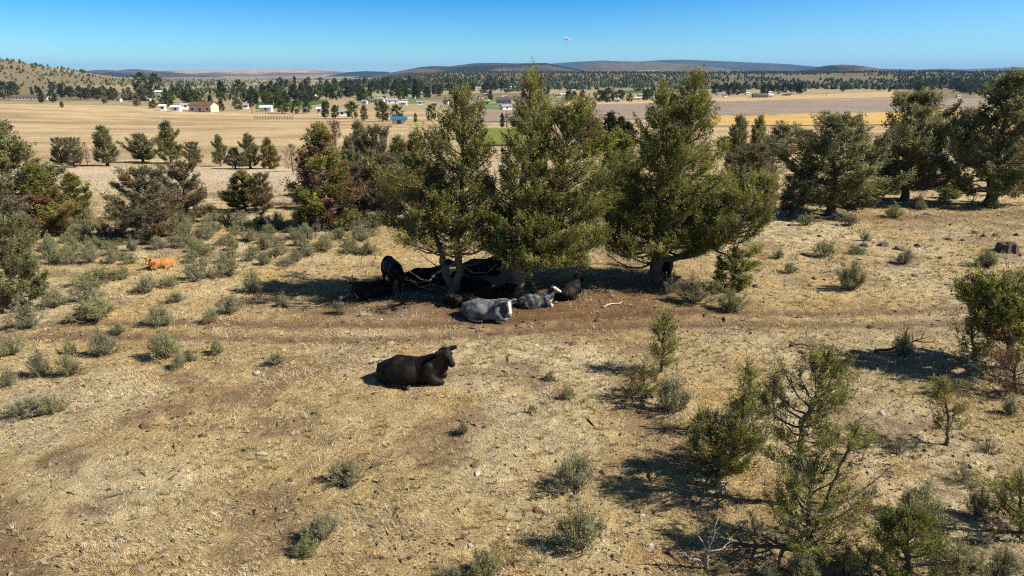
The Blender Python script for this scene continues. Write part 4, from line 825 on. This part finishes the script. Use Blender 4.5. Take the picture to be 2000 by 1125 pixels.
def house(px, row, wpx, wc, rc, rz, label, group):
    p = P(px, row, False); w = wpx / ppm(p); d = max(3.0, min(8.0, w * 0.6)); h = max(2.3, min(3.2, w * 0.28)); rh = d * 0.22
    t = thing('shed' if w < 7 else 'house', p, label, 'shed' if w < 7 else 'house', group, rz)
    mb = MB(); mb.box(-w / 2, w / 2, -d / 2, d / 2, -1.0, h, wc)
    for s in (-1, 1): mb.add([(s * w / 2, -d / 2, h), (s * w / 2, d / 2, h), (s * w / 2, 0, h + rh)], [(0, 1, 2)], wc)
    link('wall', mb.mesh('wall', M_PAINT), t)
    mb = MB(); o = 0.45; sl = rh / (d / 2)
    for s in (-1, 1):
        a = [(-w / 2 - o, s * (d / 2 + o), h - o * sl + 0.04), (w / 2 + o, s * (d / 2 + o), h - o * sl + 0.04), (w / 2 + o, 0, h + rh + 0.04), (-w / 2 - o, 0, h + rh + 0.04)]
        b = [(x, y, z + 0.16) for x, y, z in a]
        mb.add(a + b, [(0, 1, 2), (0, 2, 3), (4, 6, 5), (4, 7, 6), (0, 5, 1), (0, 4, 5), (0, 3, 7), (0, 7, 4), (1, 6, 2), (1, 5, 6)], rc)
    link('roof', mb.mesh('roof', M_ROOF), t)
    nwin = max(1, int(w / 3.5))
    for k in range(nwin):
        x = -w / 2 + (k + 0.5) * w / nwin
        if k == nwin // 2 and nwin > 1:
            mb = MB(); mb.box(x - 0.5, x + 0.5, -d / 2 - 0.04, -d / 2 + 0.05, 0.0, 2.05, (0.12, 0.08, 0.06)); link('door', mb.mesh('door', M_PAINT), t)
        else:
            mb = MB(); mb.box(x - 0.6, x + 0.6, -d / 2 - 0.04, -d / 2 + 0.05, 0.9, 2.0); link('window', mb.mesh('window', M_GLASS), t)
HG = {}
for q in sorted(houses):
    reg = 'beyond the tan slope, far left' if q[0] < 450 else 'in the town left of the shade trees' if q[0] < 860 else 'in the town behind the shade trees' if q[0] < 1340 else 'across the grey field at right'
    HG.setdefault(reg, []).append(q)
for reg, lst in HG.items():
    for k, q in enumerate(lst):
        house(*q, f'{CN[q[3]]} building with {CN[q[4]]} roof {reg}, {ordinal(k)} from left', 'buildings ' + reg)

# far trees: a few grown shapes, every tree its own object
def far_mesh(seed, conifer, pal, spread):
    w, f = grow(seed, [dict(pts=[(0, 0, 0), (0.1, 0, 4), (0, 0, 9)], r=0.25, cb=0.10, R=spread, n=26, prof=cone if conifer else egg)], tuft=1.0, leaf=0.46, per=12, fat=0.65, long=1.0, pal=pal, dead=0, brown=0, subs=1.2)
    w2 = MB(); w2.tube([(0, 0, -0.5), (0, 0, 6)], [0.3, 0.12], 5, BARKC)
    for v, ff, c in zip(f.v, f.f, f.c): w2.add(v, ff - ff.min(), c, 1)
    return w2.mesh('far_tree', [M_BARK, M_FAR])
FCON = [(0.060, 0.072, 0.030), (0.075, 0.085, 0.036), (0.048, 0.060, 0.028)]; FDEC = [(0.085, 0.115, 0.032), (0.065, 0.10, 0.026), (0.10, 0.12, 0.04)]
FAR = [far_mesh(501, True, FCON, 2.4), far_mesh(502, True, FCON, 3.0), far_mesh(503, False, FDEC, 3.4), far_mesh(504, False, FDEC, 4.2), far_mesh(505, False, FCON, 3.4), far_mesh(506, True, DULL, 2.6)]
rt = np.random.default_rng(77); far_list = []
def ft(px, row, hpx, k, w=1.0): far_list.append((px, row, hpx, k, w))
for q in [(278, 182, 34, 3, 1.0), (305, 183, 33, 3, 1.0), (842, 236, 26, 3, 0.9), (748, 238, 34, 2, 1.1), (775, 236, 26, 3, 1.1), (688, 232, 28, 3, 1.1), (712, 236, 26, 5, 1.0), (635, 231, 27, 0, 1), (655, 232, 22, 2, 1), (578, 223, 22, 3, 1), (552, 222, 24, 2, 1.2), (600, 222, 20, 2, 1), (812, 240, 16, 5, 0.8),
          (813, 192, 32, 0, 0.9), (790, 190, 28, 0, 1), (710, 200, 22, 2, 1.4), (640, 212, 12, 2, 1), (353, 195, 26, 3, 1), (433, 193, 30, 0, 1), (470, 192, 30, 3, 1), (496, 205, 26, 1, 1.1), (392, 210, 25, 3, 1), (412, 212, 22, 1, 1), (465, 216, 20, 2, 1.1), (432, 218, 18, 4, 1), (300, 212, 14, 2, 1.4), (268, 208, 20, 5, 1.2), (206, 203, 20, 5, 1), (122, 211, 11, 4, 0.8),
          (82, 202, 26, 0, 0.9), (104, 201, 22, 4, 1), (8, 193, 30, 4, 1.2), (28, 190, 26, 4, 1.1), (122, 192, 24, 0, 1), (140, 192, 20, 4, 1), (158, 194, 22, 1, 1.2), (172, 195, 20, 4, 1.1), (190, 196, 20, 4, 1), (1188, 200, 24, 3, 1.3), (1170, 200, 20, 3, 1.1), (1210, 197, 18, 3, 1.2), (1160, 211, 12, 2, 0.8), (1190, 290, 60, 0, 1), (1212, 290, 52, 1, 1), (1165, 292, 48, 0, 1), (1140, 290, 55, 3, 0.9), (1225, 292, 46, 4, 1),
          (981, 250, 24, 0, 0.8), (958, 198, 20, 0, 0.8), (1440, 186, 18, 3, 1.2), (1425, 187, 20, 1, 1), (1490, 188, 20, 0, 0.9), (1530, 183, 18, 1, 1), (1505, 181, 14, 4, 1)]: ft(*q)
def scatter(n, x0, x1, r0, r1, h0, h1, kinds, w=(0.8, 1.3)):
    for _ in range(n):
        u = rt.uniform(); row = r0 + (r1 - r0) * u
        ft(rt.uniform(x0, x1), row, h0 + (h1 - h0) * u + rt.normal(0, 1.2), kinds[rt.integers(len(kinds))], rt.uniform(*w))
scatter(16, 200, 300, 182, 200, 12, 20, (2, 4, 5)); scatter(22, 320, 520, 180, 212, 12, 22, (0, 1, 3, 4)); scatter(74, 510, 840, 164, 198, 11, 24, (0, 1, 1, 4, 3)); scatter(16, 500, 620, 196, 206, 16, 20, (1, 3, 4))
scatter(34, 840, 1010, 162, 196, 9, 20, (0, 1, 4, 3)); scatter(26, 1040, 1350, 176, 200, 8, 16, (0, 3, 4)); scatter(26, 1390, 1570, 172, 186, 10, 18, (0, 1, 4)); scatter(56, 1760, 2010, 164, 191, 12, 20, (3, 4, 3, 2), (1.0, 1.5)); scatter(10, 1640, 1780, 172, 180, 5, 8, (4, 0)); scatter(12, 60, 200, 176, 190, 10, 15, (4, 0))
FG = {}
for q in sorted(far_list):
    reg = ('at far left below the brown hill' if q[0] < 220 else 'around the white sheds at left' if q[0] < 510 else 'in the left part of town' if q[0] < 620 else 'in the middle of town' if q[0] < 720 else 'in the town just left of the shade trees' if q[0] < 860
           else 'in the town behind the left shade tree' if q[0] < 1040 else 'in the gap between the big shade trees' if q[0] < 1390 else 'below the wooded ridge right of the broad tree' if q[0] < 1700 else 'in the grove beyond the fields at right')
    FG.setdefault(reg, []).append(q)
KN = ['dark conifer', 'broad dark conifer', 'green leafy tree', 'round leafy tree', 'rounded dark tree', 'brownish tree']
for reg, lst in FG.items():
    for k, (px, row, hpx, kind, w) in enumerate(lst):
        p = P(px, row, False); h = 1.1 * hpx / ppm(p) / 9.4; w *= 1.12; o = link('far_tree', FAR[kind]); o.location = p; o.scale = (h * w, h * w, h); o.rotation_euler = (0, 0, rt.uniform(0, 6.28))
        tag(o, f'{KN[kind]} {reg}, {ordinal(k)} from left', 'tree', 'trees ' + reg)

# woods that read as one mass: the ridge behind the town, scrub on the brown hill and the plain
def wood(name, pts, label_kind, hs, cols, seed):
    rng = np.random.default_rng(seed); mb = MB(); th = np.arange(5) * 2 * np.pi / 5
    for (x, y) in pts:
        z = float(terrain(x, y, False)); h = hs * rng.uniform(0.6, 1.3); r = h * rng.uniform(0.28, 0.45); a = rng.uniform(0, 6.28)
        lo = np.stack([np.cos(th + a) * r, np.sin(th + a) * r, np.full(5, h * 0.12)], 1) * rng.uniform(0.8, 1.2, (5, 1)); mi_ = np.stack([np.cos(th + a + 0.6) * r * 0.8, np.sin(th + a + 0.6) * r * 0.8, np.full(5, h * 0.55)], 1) * rng.uniform(0.8, 1.15, (5, 1))
        v = np.vstack([lo, mi_, [[0, 0, h]]]) + [x, y, z]
        f = [(k, (k + 1) % 5, 5 + k) for k in range(5)] + [((k + 1) % 5, 5 + (k + 1) % 5, 5 + k) for k in range(5)] + [(5 + k, 5 + (k + 1) % 5, 10) for k in range(5)]
        mb.add(v, f, np.array(cols[rng.integers(len(cols))]) * rng.uniform(0.8, 1.2))
    return tag(link(name, mb.mesh(name, M_FAR)), label_kind, kind='stuff')
rw = np.random.default_rng(5)
pts = []
while len(pts) < 7000:
    y = 1300 + 1500 * rw.uniform() ** 1.5; x = rw.uniform(-420, 0.85 * y)
    if rw.uniform() < float(sstep(0.30, 0.52, fbm(x / 170, y / 170, 141, 3))) * (0.25 + 0.75 * float(sstep(1300, 1650, y))): pts.append((x, y))
wood('ridge_woodland', pts, 'dark juniper woodland covering the ridge behind the town', 7.5, FCON, 1)
pts = []
while len(pts) < 1300:
    x, y = rw.uniform(-1500, -600), rw.uniform(820, 1500)
    if float(terrain(x, y, False)) > -14 and rw.uniform() < 0.4 + 0.6 * float(vnoise(x / 60, y / 60, 151)): pts.append((x, y))
wood('hill_scrub', pts, 'scattered scrub dotting the brown hill at far left', 4.2, FCON, 2)
pts = []
while len(pts) < 1300:
    y = rw.uniform(1100, 4200); x = rw.uniform(-0.8 * y, -0.1 * y)
    if rw.uniform() < float(sstep(0.45, 0.6, fbm(x / 300, y / 300, 161, 3))): pts.append((x, y))
wood('plain_scrub', pts, 'distant scrub woodland on the plain behind the left town', 6.5, FCON, 3)

pts = []
while len(pts) < 650:
    y = rw.uniform(950, 1900); x = rw.uniform(-0.48 * y, 0.12 * y)
    if rw.uniform() < float(sstep(0.5, 0.62, fbm(x / 120, y / 120, 201, 3))): pts.append((x, y))
wood('town_woodland', pts, 'dense low woodland between the houses of the town', 6.5, FCON, 4)

# post and rail fence and utility poles beyond the tan slope
pa, pb = P(498, 234, False), P(572, 233, False)
t = thing('rail_fence', pa, 'wooden corral fence at the far edge of the tan slope', 'fence')
nf = 14; u = (pb - pa)
for k in range(nf + 1):
    q = u * (k / nf); mb = MB(); mb.box(-0.12, 0.12, -0.12, 0.12, -0.4, 1.5, (0.22, 0.18, 0.14)); o = link('post', mb.mesh('post', M_BARK) if k == 0 else post_me, t); post_me = o.data
    o.location = (q.x, q.y, tz(pa.x + q.x, pa.y + q.y) - pa.z)
for h in (0.5, 1.0, 1.4):
    mb = MB(); mb.tube([np.array(u * s) * [1, 1, 0] + [0, 0, float(terrain(pa.x + u.x * s, pa.y + u.y * s)) - pa.z + h] for s in np.linspace(0, 1, 15)], 0.07, 5, (0.24, 0.20, 0.15)); link('rail', mb.mesh('rail', M_BARK), t)
for k, (px, row, top) in enumerate([(990, 250, 225), (1614, 188, 178), (343, 196, 176), (493, 222, 204)]):
    p = P(px, row, False); h = (row - top) / ppm(p); t = thing('utility_pole', p, f'thin wooden utility pole in the valley, {ordinal([0, 0, 0, 0][k] + [2, 3, 0, 1][k])} from left', 'pole', 'utility poles')
    mb = MB(); mb.tube([(0, 0, -0.5), (0, 0, h)], [0.18, 0.13], 7, (0.13, 0.10, 0.08), cap=True); link('pole', mb.mesh('pole', M_BARK), t)
    mb = MB(); mb.box(-1.1, 1.1, -0.08, 0.08, h - 0.8, h - 0.6, (0.13, 0.10, 0.08)); link('crossarm', mb.mesh('crossarm', M_BARK), t)

# ---------------------------------------------------------------- dry grass of the foreground
def straw(n0, ymax, seed):
    rng = np.random.default_rng(seed); y = 7.0 * (ymax / 7.0) ** rng.uniform(0, 1, n0) ; x = rng.uniform(-1, 1, n0) * (y * 0.86 + 3.0)
    d, lt = dirt_mask(x, y); clump = fbm(x * 1.6, y * 1.6, 171, 3)
    keep = rng.uniform(0, 1, n0) < (1 - 0.85 * d) * (1 - 0.92 * lt) * (0.25 + 1.1 * sstep(0.38, 0.62, clump)); x, y = x[keep], y[keep]; clump = clump[keep]; n = len(x)
    z = terrain(x, y) - 0.01
    flow = fbm(x * 0.4, y * 0.4, 181, 2) * 9.0; a = flow + rng.normal(0, 0.9, n); el = np.abs(rng.normal(0.22, 0.3, n)) + 0.04 + 0.9 * sstep(0.5, 0.68, clump) * rng.uniform(0, 1, n)
    sz = 0.75 + 0.02 * y; L = rng.uniform(0.04, 0.13, n) * sz; W = rng.uniform(0.003, 0.006, n) * (0.6 + 0.055 * y)
    dv = np.stack([np.cos(a) * np.cos(el), np.sin(a) * np.cos(el), np.sin(el)], 1); wv = np.stack([-np.sin(a), np.cos(a), np.zeros(n)], 1)
    wv = unit(wv + rng.normal(0, 0.5, (n, 3))); p0 = np.stack([x, y, z], 1); tip = p0 + dv * L[:, None]
    v = np.stack([p0 - wv * W[:, None], p0 + wv * W[:, None], tip], 1).reshape(-1, 3)
    pal = np.array([(0.62, 0.48, 0.25), (0.66, 0.55, 0.36), (0.68, 0.60, 0.45), (0.46, 0.34, 0.17), (0.26, 0.17, 0.10), (0.60, 0.43, 0.16)]); ci = rng.choice(6, n, p=[0.26, 0.24, 0.14, 0.16, 0.14, 0.06])
    gr = sstep(0.5, 0.62, fbm(x * 0.45, y * 0.45, 191, 3)); ci = np.where(rng.uniform(0, 1, n) < 0.45 * gr, 2, ci)
    c = pal[ci] * rng.uniform(0.75, 1.15, (n, 1)); mb = MB(); mb.add(v, np.arange(n * 3).reshape(-1, 3), np.repeat(c, 3, 0)); return mb
tag(link('dry_grass', straw(1150000, 46, 9).mesh('dry_grass', M_GRASS)), 'dry matted straw-coloured grass covering the near ground', kind='stuff')

def bunches(n0, seed):
    rng = np.random.default_rng(seed); y = 7.5 * (60 / 7.5) ** rng.uniform(0, 1, n0); x = rng.uniform(-1, 1, n0) * (y * 0.86 + 3)
    d, lt = dirt_mask(x, y); k = rng.uniform(0, 1, n0) < (1 - 0.7 * d) * (1 - 0.9 * lt) * (0.15 + sstep(0.42, 0.62, fbm(x * 0.5, y * 0.5, 211, 3))); x, y = x[k], y[k]; n = len(x); per = 26
    h = rng.uniform(0.07, 0.20, n) * (0.85 + 0.008 * y); a = rng.uniform(0, 6.28, (n, per)); r = rng.uniform(0, 0.05, (n, per)); lean = rng.uniform(0.1, 0.95, (n, per)); L = h[:, None] * rng.uniform(0.5, 1.15, (n, per))
    p0 = np.stack([x[:, None] + np.cos(a) * r, y[:, None] + np.sin(a) * r, np.broadcast_to((terrain(x, y) - 0.01)[:, None], a.shape)], -1)
    tip = p0 + np.stack([np.cos(a) * np.sin(lean), np.sin(a) * np.sin(lean), np.cos(lean)], -1) * L[..., None]
    w = (0.003 + 0.00022 * y)[:, None, None] * np.stack([-np.sin(a), np.cos(a), np.zeros_like(a)], -1)
    v = np.stack([p0 - w, p0 + w, tip], 2).reshape(-1, 3)
    pal = np.array([(0.62, 0.49, 0.25), (0.68, 0.58, 0.38), (0.50, 0.38, 0.19), (0.55, 0.50, 0.38), (0.44, 0.40, 0.16)]); c = pal[rng.integers(0, 5, n)][:, None] * rng.uniform(0.7, 1.2, (n, per, 1))
    mb = MB(); mb.add(v, np.arange(len(v)).reshape(-1, 3), np.repeat(c.reshape(-1, 3), 3, 0)); return mb
tag(link('bunchgrass', bunches(15000, 13).mesh('bunchgrass', M_GRASS)), 'small upright tufts of dry bunchgrass scattered over the ground', kind='stuff')
def litter(n0, seed):
    rng = np.random.default_rng(seed); y = 7.5 * (62 / 7.5) ** rng.uniform(0, 1, n0); x = rng.uniform(-1, 1, n0) * (y * 0.86 + 3)
    k = rng.uniform(0, 1, n0) < 0.2 + 0.8 * sstep(0.45, 0.62, fbm(x * 0.8, y * 0.8, 221, 3)) + 0.5 * sstep(2, 10, x) * sstep(20, 26, y); x, y = x[k], y[k]; n = len(x)
    s = np.exp(rng.normal(-3.7, 0.5, n)) * (0.75 + 0.016 * y); a = rng.uniform(0, 6.28, n); st = np.where(rng.uniform(0, 1, n) < 0.22, rng.uniform(2, 4, n), 1.0)
    base = np.array([(1, 0, 0), (0.2, 0.9, 0), (-0.9, 0.3, 0), (-0.3, -0.9, 0), (0.1, 0.05, 0.55)]); b = base[None] * rng.uniform(0.6, 1.35, (n, 5, 1))
    b[:, :, 0] *= (s * st)[:, None]; b[:, :, 1] *= (s / np.sqrt(st) * 0.9)[:, None]; b[:, :, 2] *= s[:, None]; b[:, 4, 2] += 0.004
    v = np.stack([x[:, None] + b[..., 0] * np.cos(a)[:, None] - b[..., 1] * np.sin(a)[:, None], y[:, None] + b[..., 0] * np.sin(a)[:, None] + b[..., 1] * np.cos(a)[:, None], terrain(x, y)[:, None] + b[..., 2] + 0.006], -1)
    f = np.array([(0, 1, 4), (1, 2, 4), (2, 3, 4), (3, 0, 4)])[None] + 5 * np.arange(n)[:, None, None]
    pal = np.array([(0.09, 0.062, 0.042), (0.14, 0.092, 0.055), (0.065, 0.052, 0.045), (0.21, 0.15, 0.09), (0.38, 0.33, 0.27)]); c = pal[rng.choice(5, n, p=[0.3, 0.28, 0.2, 0.16, 0.06])]
    mb = MB(); mb.add(v.reshape(-1, 3), f.reshape(-1, 3), np.repeat(c, 5, 0)); return mb
tag(link('ground_litter', litter(30000, 17).mesh('ground_litter', M_ROCK)), 'dark crumbs of dung, soil and twigs littering the ground', kind='stuff')

# ---------------------------------------------------------------- small cloud
bm = MB(); rc_ = random.Random(4)
for k in range(34):
    u_ = rc_.gauss(0, 1); ell(bm, (u_ * 40, rc_.uniform(-25, 25), rc_.gauss(0, 14) - 6 * u_), [rc_.uniform(16, 36) * max(0.35, 1 - abs(u_) * 0.3), 18, rc_.uniform(9, 19) * max(0.3, 1 - abs(u_) * 0.35)])
m, n, l, b = new_mat('cloud_vapour'); b.inputs['Base Color'].default_value = (1, 1, 1, 1); b.inputs['Roughness'].default_value = 1
tp = n.new('ShaderNodeBsdfTransparent'); ms = n.new('ShaderNodeMixShader'); nz = n.new('ShaderNodeTexNoise'); nz.inputs['Scale'].default_value = 0.03; mq = n.new('ShaderNodeMapRange'); mq.inputs[1].default_value = 0.2; mq.inputs[2].default_value = 0.6; mq.inputs[3].default_value = 0.08; mq.inputs[4].default_value = 0.4; l.new(nz.outputs[0], mq.inputs[0])
l.new(mq.outputs[0], ms.inputs[0]); l.new(tp.outputs[0], ms.inputs[1]); l.new(b.outputs[0], ms.inputs[2]); l.new(ms.outputs[0], n['Material Output'].inputs['Surface'])
o = link('cloud', bm.mesh('cloud', m, True)); D = 14000.0
o.location = ((1097 - 1000) / F * D / _cp, D, CAM_H + D * math.tan(math.atan((562.5 - 77) / F) - PITCH)); tag(o, 'tiny white cloud in the blue sky above the far hills', 'cloud')

# ---------------------------------------------------------------- haze of the valley air
mb = MB(); mb.box(-34000, 34000, -400, 26000, -40, 330)
m = bpy.data.materials.new('haze'); m.use_nodes = True; n = m.node_tree.nodes; n.clear(); out = n.new('ShaderNodeOutputMaterial'); pv = n.new('ShaderNodeVolumePrincipled')
pv.inputs['Color'].default_value = (0.30, 0.58, 1.0, 1); pv.inputs['Density'].default_value = 4.0e-5; pv.inputs['Anisotropy'].default_value = 0.0
m.node_tree.links.new(pv.outputs[0], out.inputs['Volume'])
tag(link('haze', mb.mesh('haze', m)), 'thin blue haze of the valley air', kind='stuff')
